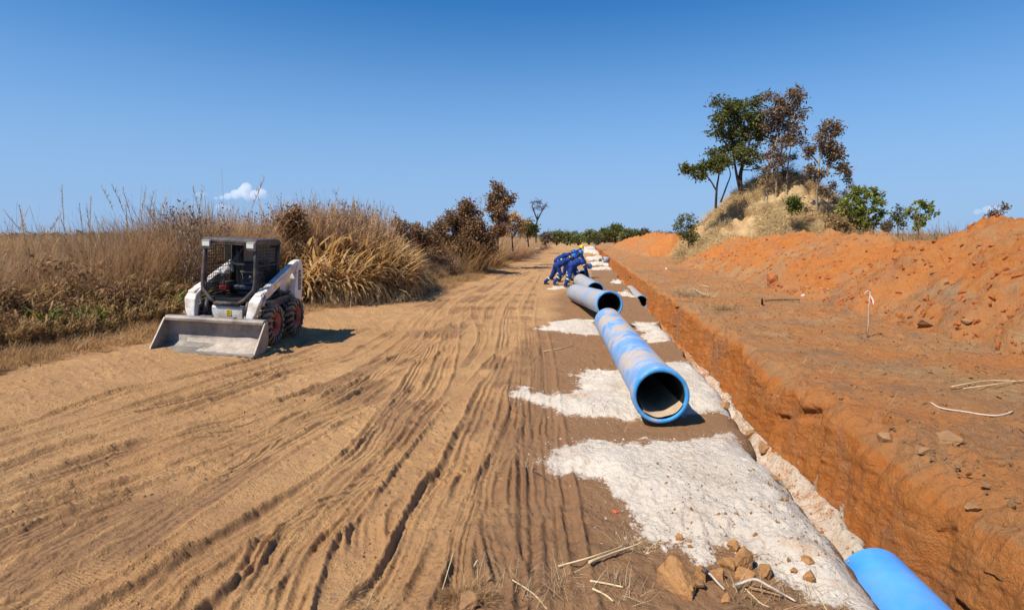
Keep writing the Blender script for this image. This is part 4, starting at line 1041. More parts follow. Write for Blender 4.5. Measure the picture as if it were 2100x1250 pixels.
# B: nearest on the right, bent double, head down at the right
person(1163, 589, 23.6, dict(hip=(.18, 0.1, .90), chest=(.46, .1, 1.06), neck=(.66, .1, 1.04), head=(.84, .08, .93), face=(.55, -.2, -.8),
    knee1=(.10, -.06, .48), ankle1=(-.08, -.10, .09), knee2=(.42, .28, .47), ankle2=(.34, .34, .09), elbow1=(.72, -.12, .78), wrist1=(.74, -.02, .60), elbow2=(.80, .30, .76), wrist2=(.86, .26, .62)),
    'worker at the right, bent double over the pipe with his head lowest', M_HBLUE, bands=('s1', 's2', 'u1', 'u2'))
# C: behind A, face turned down right
person(1151, 575, 26.3, dict(hip=(.22, 0, .90), chest=(.50, .0, 1.12), neck=(.70, .0, 1.26), head=(.82, -.02, 1.36), face=(.7, -.6, -.45),
    knee1=(.36, -.1, .50), ankle1=(.22, -.08, .09), knee2=(.14, .1, .46), ankle2=(-.10, .1, .09), elbow1=(.86, -.18, 1.0), wrist1=(1.02, -.08, .78), elbow2=(.86, .2, 1.02), wrist2=(1.04, .14, .80)),
    'worker behind the front two, dark face showing under the blue helmet', M_HBLUE)
# D: farther back, long flat back
person(1139, 571, 27.9, dict(hip=(.06, 0, .98), chest=(.42, .0, 1.22), neck=(.66, .0, 1.30), head=(.80, -.0, 1.38), face=(.8, .2, -.6),
    knee1=(.20, -.1, .52), ankle1=(.10, -.08, .09), knee2=(.02, .1, .48), ankle2=(-.16, .1, .09), elbow1=(.80, -.2, 1.0), wrist1=(.98, -.1, .78), elbow2=(.80, .2, 1.0), wrist2=(.98, .14, .80), lat=(.25, 1, 0)),
    'worker with a long flat back behind the leftmost one, helmet higher', M_HBLUE)
# E: yellow helmet, farthest
person(1174, 567, 29.6, dict(hip=(.10, 0.1, .98), chest=(.28, .08, 1.24), neck=(.36, .06, 1.42), head=(.42, .02, 1.54), face=(.3, -.85, -.4),
    knee1=(.16, -.06, .52), ankle1=(.04, -.02, .09), knee2=(.18, .2, .50), ankle2=(.14, .26, .09), elbow1=(.42, -.18, 1.10), wrist1=(.58, -.22, .88), elbow2=(.5, .24, 1.14), wrist2=(.66, .1, .92), lat=(.75, .6, 0)),
    'worker in a yellow helmet and red collar, farthest of the group', M_HYEL, collar=M_REDC)
# ================================================================== VEGETATION
rng = np.random.RandomState(11)
HID = {}
def source(key, name, V, F, mat, rnd):
    """plant meshes that the scatters copy; kept out of the scene"""
    c = HID.setdefault(key, bpy.data.collections.new(key))
    me = npmesh(name, V, F, mat, False, dict(rnd=rnd)); o = bpy.data.objects.new(name, me); c.objects.link(o); return o
def scatter(name, key, P, rot, scl, label, idx=None, **k):
    P = np.asarray(P, np.float32); n = len(P); c = HID[key]
    me = bpy.data.meshes.new(name); me.vertices.add(n); me.vertices.foreach_set('co', P.ravel())
    a = me.attributes.new('rot', 'FLOAT_VECTOR', 'POINT'); a.data.foreach_set('vector', np.asarray(rot, np.float32).ravel())
    a = me.attributes.new('scl', 'FLOAT_VECTOR', 'POINT'); a.data.foreach_set('vector', np.asarray(scl, np.float32).ravel())
    a = me.attributes.new('idx', 'INT', 'POINT'); a.data.foreach_set('value', (idx if idx is not None else rng.randint(0, len(c.objects), n)).astype(np.int32))
    o = link(name, me); g = bpy.data.node_groups.new(name, 'GeometryNodeTree')
    g.interface.new_socket('Geometry', in_out='INPUT', socket_type='NodeSocketGeometry'); g.interface.new_socket('Geometry', in_out='OUTPUT', socket_type='NodeSocketGeometry')
    N, L = g.nodes, g.links; gi = N.new('NodeGroupInput'); go = N.new('NodeGroupOutput'); ip = N.new('GeometryNodeInstanceOnPoints')
    ci = N.new('GeometryNodeCollectionInfo'); ci.inputs[0].default_value = c; ci.inputs[1].default_value = True; ci.inputs[2].default_value = True
    L.new(gi.outputs[0], ip.inputs['Points']); L.new(ci.outputs[0], ip.inputs['Instance']); ip.inputs['Pick Instance'].default_value = True
    for nm, ty, sk in (('rot', 'FLOAT_VECTOR', 'Rotation'), ('scl', 'FLOAT_VECTOR', 'Scale'), ('idx', 'INT', 'Instance Index')):
        q = N.new('GeometryNodeInputNamedAttribute'); q.data_type = ty; q.inputs[0].default_value = nm; L.new(q.outputs[0], ip.inputs[sk])
    L.new(ip.outputs[0], go.inputs[0]); md = o.modifiers.new('plants', 'NODES'); md.node_group = g
    return tag(o, label=label, kind='stuff', **k)
def ribbon(base, az, L, lean, bend, w, seg, r, V, F, R, rv, twist=0.0, leafy=False):
    """one blade: leans, then bends over; leafy = widest in the middle"""
    b0 = len(V); d = np.array([math.cos(az), math.sin(az), 0]); p = np.array(base, float); a = lean
    for i in range(seg + 1):
        t = i / seg; ww = w * (math.sin(math.pi * min(1, t * .92 + .08)) if leafy else (1 - t * 0.85)) / 2
        s = np.array([-math.sin(az + twist * t), math.cos(az + twist * t), 0]) * max(ww, .0008)
        V.append(p - s); V.append(p + s); R += [rv, rv]
        if i < seg: F.append((b0 + 2 * i, b0 + 2 * i + 1, b0 + 2 * i + 3, b0 + 2 * i + 2))
        a = lean + bend * (t + 1 / seg) ** 1.4
        p = p + (d * math.sin(a) + np.array([0, 0, math.cos(a)])) * L / seg
    return p
def mk_grass(key, name, n, h, spread, w, bend, mat, seg=4, leanmax=.35, var=4, seed=0, hv=.5, leafy=False):
    for q in range(var):
        r = np.random.RandomState(seed * 17 + q); V, F, R = [], [], []
        for i in range(n):
            a = r.rand() * 6.283; rr = spread * math.sqrt(r.rand())
            ribbon((rr * math.cos(a), rr * math.sin(a), -.03), a + r.normal() * .8, h * (1 - hv * r.rand()), r.rand() * leanmax, bend * (.3 + r.rand()), w * (.6 + .8 * r.rand()), seg, r, V, F, R, r.rand(), r.normal() * .5, leafy)
        source(key, name, V, F, mat, R)
def mk_plume(key, name, mat, h=1.0, n=7, seed=0, var=4, head=.3, fl=26, sz=.03):
    for q in range(var):
        r = np.random.RandomState(seed * 31 + q); V, F, R = [], [], []
        for i in range(n):
            az = r.rand() * 6.283; L = h * (.65 + .4 * r.rand()); lean = abs(r.normal()) * .10; bd = .12 + .25 * r.rand()
            base = (r.normal() * .12, r.normal() * .12, -.03); rv = r.rand()
            ribbon(base, az, L, lean, bd, .010, 7, r, V, F, R, rv); ribbon(base, az + 1.57, L, 0, 0, .004, 1, r, V, F, R, rv)
            for k in range(fl):
                t = 1 - head * (k / fl) ** .8; p = np.array(base, float); a = lean; d = np.array([math.cos(az), math.sin(az), 0])
                for u in range(7):
                    st = min(1, max(0, t * 7 - u)); a = lean + bd * ((u + 0) / 7 + (1 / 7 if u else 1 / 7)) ** 1.4; p = p + (d * math.sin(a) + np.array([0, 0, math.cos(a)])) * L / 7 * st
                ribbon(p, r.rand() * 6.283, sz * (.6 + r.rand()), .25 + .5 * r.rand(), .5, sz * .22, 2, r, V, F, R, rv)
        source(key, name, V, F, mat, R)
def mk_weed(key, name, mat, h=.7, stems=5, leaves=14, ll=.16, lw=.03, seed=0, var=4):
    for q in range(var):
        r = np.random.RandomState(seed * 7 + q + 1); V, F, R = [], [], []
        for i in range(stems):
            az = r.rand() * 6.283; L = h * (.5 + .5 * r.rand()); lean = .05 + .35 * r.rand(); base = (r.normal() * .06, r.normal() * .06, -.03); rv = r.rand()
            ribbon(base, az, L, lean, .3, .010, 4, r, V, F, R, rv)
            for k in range(leaves):
                t = .2 + .8 * k / leaves; d = np.array([math.cos(az), math.sin(az), 0]); p = np.array(base, float) + (d * math.sin(lean + .15 * t) + np.array([0, 0, math.cos(lean + .15 * t)])) * L * t
                ribbon(p, r.rand() * 6.283, ll * (.6 + .7 * r.rand()), .5 + .6 * r.rand(), .9 * r.rand(), lw * (.7 + .6 * r.rand()), 3, r, V, F, R, min(1, max(0, rv + r.normal() * .15)), 0, True)
        source(key, name, V, F, mat, R)
def twigs(r, p, d, L, rad_, depth, out, ends, spread=.6, kids=3):
    q = p; pts = [p.copy()]; n = 4
    for i in range(n):
        d = d + r.normal(size=3) * .16; d[2] += .03; d /= np.linalg.norm(d); q = q + d * L / n; pts.append(q.copy())
    out.append((pts, rad_, rad_ * .55))
    if depth == 0: ends.append((q, d)); return
    for k in range(kids):
        t = .35 + .65 * (k + r.rand()) / kids; j = min(n - 1, int(t * n)); b = pts[j] + (pts[j + 1] - pts[j]) * (t * n - j if t * n - j <= 1 else 1)
        nd = d + r.normal(size=3) * spread; nd /= np.linalg.norm(nd)
        twigs(r, b, nd, L * (.55 + .25 * r.rand()), rad_ * .55, depth - 1, out, ends, spread, kids)
def stick_mesh(paths, V, F, R, n=3, rv=.5):
    for pts, ra, rb in paths:
        b0 = len(V); k = len(pts)
        for i, p in enumerate(pts):
            t = pts[min(i + 1, k - 1)] - pts[max(0, i - 1)]; t = t / (np.linalg.norm(t) + 1e-9)
            u = np.cross(t, [.31, .77, .55]); u /= np.linalg.norm(u) + 1e-9; w = np.cross(t, u); rr = ra + (rb - ra) * i / (k - 1)
            for j in range(n): al = 6.283 * j / n; V.append(p + (u * math.cos(al) + w * math.sin(al)) * rr); R.append(rv)
        for i in range(k - 1):
            for j in range(n): F.append((b0 + i * n + j, b0 + i * n + (j + 1) % n, b0 + (i + 1) * n + (j + 1) % n, b0 + (i + 1) * n + j))
def leaves_np(P, D, size, r, droop=.3, fold=True):
    """many leaf quads at points P; returns V,F,R"""
    n = len(P); d = D + r.normal(size=(n, 3)) * .7; d[:, 2] -= droop; d /= np.linalg.norm(d, axis=1)[:, None] + 1e-9
    s = np.cross(d, r.normal(size=(n, 3))); s /= np.linalg.norm(s, axis=1)[:, None] + 1e-9
    l = size * (.55 + .9 * r.rand(n))[:, None]; w = l * .24
    V = np.stack([P, P + d * l * .5 + s * w, P + d * l, P + d * l * .5 - s * w], 1).reshape(-1, 3)
    F = np.arange(n * 4).reshape(-1, 4); R = np.repeat(np.clip(r.rand(n), 0, 1), 4)
    return V, F, R
def mk_shrub(key, name, mat, h=1.0, nst=5, seed=0, var=3, leaf=.05, per=5, depth=3, spread=.55):
    for q in range(var):
        r = np.random.RandomState(seed * 13 + q); out, ends = [], []
        for i in range(nst):
            a = r.rand() * 6.283; d = np.array([math.cos(a) * .45, math.sin(a) * .45, 1.0]); d /= np.linalg.norm(d)
            twigs(r, np.array([r.normal() * .05, r.normal() * .05, -.03]), d, h * .5, .010, depth, out, ends, spread)
        V, F, R = [], [], []; stick_mesh(out, V, F, R, 3, .15)
        if per:
            P = np.repeat(np.array([e_[0] for e_ in ends]), per, 0) + r.normal(size=(len(ends) * per, 3)) * leaf * .9; D = np.repeat(np.array([e_[1] for e_ in ends]), per, 0)
            V2, F2, R2 = leaves_np(P, D, leaf * 1.6, r); F = F + [tuple(f) for f in (F2 + len(V))]; V = V + list(V2); R = R + list(.35 + .6 * R2)
        source(key, name, V, F, mat, R)

P_DRY = plant('dry_brown_grass', (0.34, 0.195, 0.085), (0.54, 0.335, 0.15), (0.68, 0.47, 0.24), 0.35)
P_PINK = plant('feathery_grass', (0.44, 0.265, 0.135), (0.60, 0.39, 0.22), (0.70, 0.50, 0.31), 0.4)
P_GOLD = plant('golden_dry_leaf', (0.52, 0.31, 0.11), (0.76, 0.51, 0.22), (0.88, 0.68, 0.38), 0.4)
P_WEED = plant('half_green_weed', (0.30, 0.185, 0.075), (0.45, 0.29, 0.12), (0.62, 0.40, 0.18), 0.4)
P_GREEN = plant('green_weed', (0.09, 0.12, 0.022), (0.17, 0.21, 0.04), (0.34, 0.33, 0.08), 0.35)
P_BROWNL = plant('dead_brown_leaf', (0.16, 0.088, 0.045), (0.34, 0.19, 0.088), (0.50, 0.30, 0.14), 0.35)
P_TWIG = plant('dark_twig', (0.16, 0.11, 0.075), (0.25, 0.17, 0.12), (0.34, 0.25, 0.17), 0.0)
P_STRAW = plant('bleached_straw', (0.36, 0.24, 0.12), (0.56, 0.42, 0.24), (0.68, 0.55, 0.35), 0.15)
P_THATCH = plant('mound_straw', (0.50, 0.34, 0.15), (0.72, 0.54, 0.28), (0.84, 0.68, 0.41), 0.35)
P_LEAFG = plant('dark_green_leaf', (0.085, 0.098, 0.024), (0.18, 0.19, 0.046), (0.32, 0.30, 0.09), 0.45)
P_LIME = plant('lime_green_leaf', (0.13, 0.16, 0.03), (0.30, 0.34, 0.06), (0.58, 0.55, 0.12), 0.45)
P_DEADT = plant('dead_tree_leaf', (0.14, 0.088, 0.045), (0.28, 0.18, 0.092), (0.42, 0.29, 0.17), 0.35)
P_FARG = plant('far_green_leaf', (0.13, 0.15, 0.06), (0.23, 0.26, 0.095), (0.36, 0.37, 0.15), 0.4)
P_FARB = plant('far_brown_leaf', (0.12, 0.095, 0.06), (0.19, 0.15, 0.095), (0.26, 0.21, 0.13), 0.2)
M_BARK = simple('grey_brown_bark', (0.16, 0.115, 0.08), 0.9, 0, 0.35, 3, (0.30, 0.24, 0.18), 0.3, 0.02, 0.15)
M_BARKP = simple('pale_bark', (0.38, 0.29, 0.20), 0.9, 0, 0.25, 3, (0.2, 0.14, 0.1), 0.3, 0.02, 0.15)
M_BARKD = simple('dark_bark', (0.05, 0.036, 0.027), 0.9, 0, 0.35, 3, (0.11, 0.08, 0.06), 0.3, 0.02, 0.15)

mk_grass('fine', 'grass_tuft', 75, 1.0, .22, .011, .9, P_DRY, 4, .30, 5, 1)
mk_grass('pink', 'feather_tuft', 80, 1.0, .20, .009, .7, P_PINK, 4, .25, 4, 2)
mk_plume('seed', 'seed_stalk', P_DRY, 1.0, 3, 3, 5, .22, 26, .028)
mk_plume('plume', 'plume_stalk', P_PINK, 1.0, 14, 4, 4, .45, 22, .045)
mk_grass('reed', 'reed_tuft', 34, 1.0, .18, .045, 2.2, P_GOLD, 6, .5, 5, 5, .55, True)
mk_weed('weed', 'weed_plant', P_WEED, .8, 6, 14, .17, .030, 6, 5)
mk_weed('green', 'green_plant', P_GREEN, .6, 5, 12, .20, .038, 7, 4)
mk_shrub('brown', 'brown_shrub', P_BROWNL, 1.0, 5, 8, 4, .05, 5)
mk_shrub('twig', 'twig_shrub', P_TWIG, 1.0, 6, 9, 4, .05, 0, 3, .5)
mk_shrub('umbel', 'dry_umbel', P_TWIG, 1.0, 3, 10, 4, .022, 4, 3, .35)
mk_grass('thatch', 'thatch_tuft', 60, 1.0, .34, .030, 2.6, P_THATCH, 5, .9, 5, 11, .5)
mk_grass('mat', 'straw_mat', 40, .55, .22, .012, 1.2, P_STRAW, 3, 1.5, 4, 12, .6)
mk_grass('matb', 'litter_mat', 60, .40, .25, .012, 1.0, P_DRY, 3, 1.6, 4, 13, .6)

def place(n, xa, xb, ya, yb, dens=None, seed=0):
    r = np.random.RandomState(seed); x = xa + (xb - xa) * r.rand(n); y = ya + (yb - ya) * r.rand(n)
    return x, y, r
def put(name, key, x, y, s, label, r, z=None, tilt=.12, sxy=1.0, **k):
    if z is None: z, _ = road_z(x, y, False)
    n = len(x); rot = np.stack([r.normal(size=n) * tilt, r.normal(size=n) * tilt, r.rand(n) * 6.283], 1)
    scatter(name, key, np.stack([x, y, z], 1), rot, np.stack([s * sxy, s * sxy, s], 1), label, **k)

# ---- the grass field on the left: dense close to the edge, thinning with distance
def field_height(x, y, u):
    """grass height from the distance u behind the verge"""
    h = 0.32 + 1.48 * ss(0.0, 2.8, u)
    h = h * (0.98 + 0.42 * fbm(x * 0.55, y * 0.55, 3, 201))
    hump = np.exp(-(((x + 9.6) / 1.5) ** 2 + ((y - 14.5) / 2.2) ** 2))     # tall stand behind the loader
    return h + hump * 1.0 * ss(0.5, 2, u)
def field(n, ya, yb, ua, ub, seed, pw=1.6):
    r = np.random.RandomState(seed); y = ya + (yb - ya) * r.rand(n) ** 1.25; u = ua + (ub - ua) * r.rand(n) ** pw
    x = edge_x(y) - u; return x, y, u, r
x, y, u, r = field(6500, 4.5, 30, .35, 14, 1); h = field_height(x, y, u)
put('dry_grass', 'fine', x, y, h * (.75 + .4 * r.rand(len(x))), 'tall dry brown grass filling the field left of the track', r, sxy=.9)
x, y, u, r = field(3800, 5, 30, 1.6, 16, 2); h = field_height(x, y, u)
put('feathery_grass', 'pink', x, y, h * (.85 + .35 * r.rand(len(x))), 'soft pinkish feathery grass heads over the left field', r, sxy=.9)
x, y, u, r = field(3300, 4.0, 24, -.1, 3.6, 3, 1.0)
put('verge_weeds', 'weed', x, y, .45 + .75 * r.rand(len(x)) * ss(0, 1.5, u) + .12, 'low leafy half dry weeds along the foot of the left grass bank', r)
x, y, u, r = field(170, 4.0, 20, -.1, 2.2, 4, 1.0)
put('green_weeds', 'green', x, y, .45 + .75 * r.rand(len(x)), 'scattered green leafy plants among the dry weeds', r)
x, y, u, r = field(480, 4.5, 26, .3, 6, 5, 1.0)
put('brown_weeds', 'brown', x, y, (.5 + .7 * r.rand(len(x))) * (.6 + .5 * ss(0, 2.5, u)), 'small brown leaved bushes mixed into the left grass', r)
x, y, u, r = field(420, 6, 28, 1.6, 9, 6, 1.0)
put('seed_stalks', 'seed', x, y, field_height(x, y, u) * (1.05 + .55 * r.rand(len(x)) ** 2), 'thin seed stalks rising above the left field', r, tilt=.10)
x, y, u, r = field(16, 12.5, 16.5, 1.0, 3.0, 61, 1.0)
put('dry_umbels', 'umbel', x, y, 2.1 + .6 * r.rand(len(x)), 'dark dry flower heads standing above the grass', r, tilt=.08, sxy=.6)
x, y, u, r = field(2600, 30, 120, .5, 60, 7, 1.3)
put('far_grass', 'fine', x, y, 1.5 + .8 * r.rand(len(x)), 'distant tall grass beyond the left field', r, sxy=1.8)
# litter and dead leaves under the verge
x, y, u, r = field(2600, 3.2, 30, -1.0, 1.0, 8, 1.0)
put('verge_litter', 'matb', x, y, .35 + .45 * r.rand(len(x)), 'flattened dead stems and litter along the edge of the track', r, tilt=.2, sxy=1.0)

# ---- the golden reeds beside the loader
gc = at_z(700, 612, 0.1)
def blob(n, cx, cy, rx, ry, seed, ang=0.0):
    r = np.random.RandomState(seed); a = r.rand(n) * 6.283; q = np.sqrt(r.rand(n)); X, Y = q * rx * np.cos(a), q * ry * np.sin(a)
    c, s = math.cos(ang), math.sin(ang); return cx + X * c - Y * s, cy + X * s + Y * c, r, q
GX, GY = gc.x - 0.6, gc.y + 1.0
print('REEDS', GX, GY)
x, y, r, q = blob(1100, GX, GY, 2.0, 3.6, 21, -.12)
z, _ = road_z(x, y, False); z = z + 1.0 * (1 - q ** 2) * r.rand(len(x))
put('golden_reeds', 'reed', x, y, 1.35 + 1.0 * r.rand(len(x)) * (1.25 - .6 * q), 'thick stand of golden drooping reed leaves right of the loader', r, z=z, sxy=1.0)
x, y, r, q = blob(120, GX + .1, GY + .3, 1.3, 2.6, 22, -.12)
put('reed_plumes', 'plume', x, y, 2.45 + .75 * r.rand(len(x)), 'tall feathery plumes rising out of the golden reeds', r, tilt=.07, sxy=.8)
x, y, r, q = blob(28, GX - .6, GY + 1.0, 1.6, 3.0, 23, -.12)
put('reed_umbels', 'umbel', x, y, 2.6 + .6 * r.rand(len(x)), 'dark dry flower heads among the reed plumes', r, tilt=.08, sxy=.6)
x, y, r, q = blob(700, GX + .5, GY - .6, 2.3, 4.0, 24, -.12)
put('reed_litter', 'mat', x, y, .6 + .7 * r.rand(len(x)), 'fallen straw at the foot of the golden reeds', r, tilt=.25)

# ---- brown brush between the reeds and the far shrubs
def verge(n, ya, yb, ua, ub, seed):
    r = np.random.RandomState(seed); y = ya + (yb - ya) * r.rand(n); u = ua + (ub - ua) * r.rand(n); return edge_x(y) - u, y, u, r
x, y, u, r = verge(1900, 18, 48, .2, 7, 31)
put('brush_grass', 'fine', x, y, (.6 + .9 * ss(0, 3, u)) * (.8 + .5 * r.rand(len(x))), 'tangled brown brush along the left side of the track', r, tilt=.3, sxy=1.2)
x, y, u, r = verge(800, 18, 50, .6, 7, 32)
put('brush_twigs', 'twig', x, y, (.8 + .9 * ss(0, 3, u)) * (.7 + .5 * r.rand(len(x))), 'bare twiggy undergrowth in the roadside brush', r, tilt=.2, sxy=1.2)
x, y, u, r = verge(650, 18, 60, .8, 8, 33)
put('brush_leaves', 'brown', x, y, (.8 + .9 * ss(0, 4, u)) * (.7 + .5 * r.rand(len(x))), 'brown leaved brush behind the verge', r, tilt=.15, sxy=1.2)
x, y, u, r = verge(1500, 48, 130, .0, 16, 34)
put('far_verge_grass', 'pink', x, y, 1.5 + 1.0 * r.rand(len(x)), 'pale dry grass tufts on the far left of the track', r, sxy=2.0)
x, y, u, r = verge(1000, 16, 50, -.5, 1.2, 35)
put('brush_litter', 'matb', x, y, .5 + .5 * r.rand(len(x)), 'dead stems spilling from the brush onto the sand', r, tilt=.2)

# ---- straw draped over the right-hand mound
X, Y, Z = MR; sel = np.random.RandomState(41).rand(3400)
ia = (sel * X.shape[0]).astype(int) % X.shape[0]; r = np.random.RandomState(42); iq = (np.sqrt(r.rand(3400)) * (X.shape[1] - 6)).astype(int) + 2
x, y, z = X[ia, iq], Y[ia, iq], Z[ia, iq]
front = (y < mc.y + 3); x, y, z = x[front], y[front], z[front]
dx, dy = x - mc.x, y - mc.y; az = np.arctan2(dy, dx) + r.normal(size=len(x)) * .3
bare = fbm(x * .35, y * .35 + z * .3, 3, 203) > 0.10
x, y, z, az = x[~bare], y[~bare], z[~bare], az[~bare]; n = len(x)
tl = 0.75 + .25 * r.rand(n)
s = .75 + .75 * r.rand(n)
# tilt each tuft out from the slope (rotation about the horizontal tangent)
rot = np.zeros((n, 3))
for i in range(n):
    ax = Vector((-math.sin(az[i]), math.cos(az[i]), 0)); e_ = (Matrix.Rotation(tl[i], 3, ax) @ Matrix.Rotation(r.rand() * 6.283, 3, 'Z')).to_euler(); rot[i] = e_[:]
scatter('mound_grass', 'thatch', np.stack([x, y, z - .05], 1), rot, np.stack([s, s, s], 1), 'straw coloured grass hanging over the right hand mound')
# field behind the heaps
x, y, r = place(2600, 14.0, 46, 16, 60, seed=51)[0:3]
put('pale_grass', 'fine', x, y, 2.1 + .9 * r.rand(len(x)), 'pale dry grass standing behind the orange spoil heaps', r, z=0 * x, sxy=1.5)
x, y, r = place(1500, 17, 120, 60, 200, seed=52)[0:3]
put('far_pale_grass', 'fine', x, y, 1.8 + .9 * r.rand(len(x)), 'far dry grassland right of the trench', r, z=0 * x, sxy=3.0)
x, y, r, q = blob(170, mc.x + 6.4, mc.y - 7.5, 4.5, 2.0, 53)
put('mound_foot_grass', 'fine', x, y, 1.8 + .8 * r.rand(len(x)), 'dry grass at the right foot of the mound', r, z=0 * x, sxy=1.6)

# ================================================================== TREES AND BUSHES
def tree(name, label, cat, base, trunks, clumps, leafmat, bark, d, nleaf, leaf=.26, r0=.2, group=None, seed=1, deep=1.0, twig=5, droop=.3, tr=.018, leafy=True, jit=.5, frond=False):
    """trunks and leaf clumps are placed in metres round the base; a branch runs to every clump and forks into twigs that carry the leaves"""
    r = np.random.RandomState(seed); B = np.array(base[:]); ppm = FPX / d
    e = empty(name, tuple(B), label=label, cat=cat, group=group)
    def loc(px, py, dd=0.0): p = at_d(px, py, d + dd); return np.array(p[:]) - B
    V, F, R = [], [], []; tp = []
    for ti, tk in enumerate(trunks):
        P = [loc(*q[:2], 0.3 * r.normal() * (i > 0) * jit) for i, q in enumerate(tk)]; P[0] = P[0] - np.array([0, 0, .3])
        Q = catmull([list(p) for p in P], 4) if len(P) > 2 else np.array(P)
        ra = r0 * (1 if ti == 0 else .7); k = len(Q)
        stick_mesh([([Q[i], Q[i + 1]], ra * (1 - .75 * i / k), ra * (1 - .75 * (i + 1) / k)) for i in range(k - 1)], V, F, R, 8)
        tp += [(Q[i], ra * (1 - .75 * i / k)) for i in range(max(1, k // 3), k)]
    sticks = []; LP, LD = [], []
    tot = sum(c[2] ** 2 for c in clumps)
    for c in clumps:
        rr = c[2] / ppm; cc = loc(c[0], c[1], r.normal() * rr * .8 * deep)
        dd = [np.linalg.norm(cc - t[0]) + (0.6 * rr if t[0][2] > cc[2] else 0) for t in tp]; j = int(np.argmin(dd)); a, ra = tp[j]
        mid = (a + cc) / 2 + r.normal(size=3) * .12 * np.linalg.norm(cc - a) + np.array([0, 0, -.05 * np.linalg.norm(cc - a)])
        br = min(ra * .6, .02 + .035 * np.linalg.norm(cc - a)); sticks.append(([a, mid, cc], br, br * .4))
        nt = max(4, int(twig * 2.4)); nl = max(4, int(nleaf * c[2] ** 2 / tot / nt))
        for k in range(nt):
            dv = r.normal(size=3); dv /= np.linalg.norm(dv); dv[2] = dv[2] * .8 + .1; L = rr * ((.9 + .9 * r.rand()) if frond else (.5 + .8 * r.rand() ** 1.5)); st = cc + r.normal(size=3) * rr * .3
            en = st + dv * L; sticks.append(([st, (st + en) / 2 + r.normal(size=3) * L * .12, en], tr, tr * .4))
            for s in range(2):
                d2 = dv + r.normal(size=3) * .6; sticks.append(([(st + en) / 2, (st + en) / 2 + d2 * L * .5], tr * .6, tr * .25))
            if leafy:
                t = .3 + .75 * r.rand(nl) ** .7; pts = st + (en - st) * t[:, None] + r.normal(size=(nl, 3)) * (leaf * (.28 if frond else .75))
                LP.append(pts); LD.append(np.repeat(dv[None], nl, 0))
    stick_mesh(sticks, V, F, R, 4)
    link('trunk', npmesh('trunk', V, F, bark, True, dict(rnd=R)), e)
    if leafy:
        V2, F2, R2 = leaves_np(np.concatenate(LP), np.concatenate(LD), leaf, r, droop)
        link('crown', npmesh('crown', V2, F2, leafmat, False, dict(rnd=R2)), e)
    return e
def mbase(px, py, d):
    p = at_d(px, py, d); return Vector((p.x, p.y, p.z))
tree('green_tree', 'tall dense dark green tree growing on the mound', 'tree', mbase(1520, 398, 57), [[(1520,398),(1518,365),(1522,342),(1532,312),(1540,270)],[(1521,398),(1511,360),(1506,330),(1500,290)]],
  [(1472,208,11),(1490,222,17),(1514,214,15),(1540,212,15),(1479,246,16),(1504,248,22),(1534,243,22),(1560,240,14),(1476,277,14),(1500,283,22),(1530,280,25),(1556,275,18),(1488,308,15),(1515,312,21),(1547,308,18),(1486,332,9),(1538,334,12),(1553,345,6)], P_LEAFG, M_BARKD, 57, 10500, .27, .24, seed=3, tr=.02)
tree('brown_leaved_tree', 'tall tree of dead brown leaves with a pale trunk on the mound', 'tree', mbase(1572, 452, 54.5), [[(1572,452),(1571,420),(1573,385),(1580,340),(1590,300),(1602,250),(1615,205)],[(1590,415),(1592,370),(1598,330),(1612,280),(1630,235)],[(1612,400),(1616,340),(1622,300)]],
  [(1573,200,10),(1598,204,13),(1624,192,13),(1642,204,11),(1585,228,15),(1612,228,19),(1640,232,12),(1578,258,13),(1604,258,18),(1629,262,14),(1588,288,13),(1614,292,16),(1642,282,8),(1577,318,10),(1604,318,11),(1573,348,9),(1586,335,9),(1648,292,5),(1566,370,7)], P_DEADT, M_BARKP, 55, 5600, .27, .15, seed=5, tr=.018)
tree('leaning_tree', 'small tree with olive leaves stretching left from the mound', 'tree', mbase(1468, 420, 54), [[(1468,420),(1470,385),(1474,358),(1471,330)],[(1478,408),(1490,382),(1498,356),(1488,330)],[(1470,385),(1450,362),(1420,352)]],
  [(1402,342,6),(1408,350,6),(1421,349,8),(1440,343,10),(1456,338,10),(1470,328,11),(1440,360,7),(1478,344,8),(1461,314,7),(1490,330,7),(1428,361,5)], P_LEAFG, M_BARKD, 54, 3800, .24, .12, seed=7)
tree('dead_leaf_tree', 'slender tree with sparse dead leaves and a pale bare trunk right of the mound top', 'tree', mbase(1674, 466, 52), [[(1674,466),(1675,420),(1677,372),(1681,322),(1685,285),(1690,262)],[(1677,372),(1698,345),(1722,350)],[(1680,330),(1665,318)],[(1686,300),(1705,280),(1716,262)]],
  [(1692,260,7),(1715,262,9),(1724,270,5),(1685,280,8),(1707,274,6),(1662,307,8),(1656,318,5),(1686,300,8),(1704,304,12),(1716,320,11),(1728,344,8),(1741,350,6),(1660,352,9),(1672,362,6),(1686,355,7),(1737,368,5),(1701,338,5),(1690,392,7),(1706,380,4)], P_DEADT, M_BARKP, 52, 4200, .26, .12, seed=10, twig=4)
tree('bare_thicket', 'tangle of dark bare twigs at the top of the mound', 'bush', mbase(1612, 405, 56.5), [[(1612,405),(1606,360),(1602,320)],[(1622,410),(1630,370),(1636,345)]],
  [(1600,335,12),(1615,350,16),(1600,365,14),(1630,365,14),(1645,385,12),(1615,385,16),(1590,380,12),(1655,400,10),(1634,398,12),(1625,322,10)], P_TWIG, M_BARKD, 56.5, 900, .14, .06, seed=11, twig=22, tr=.016)
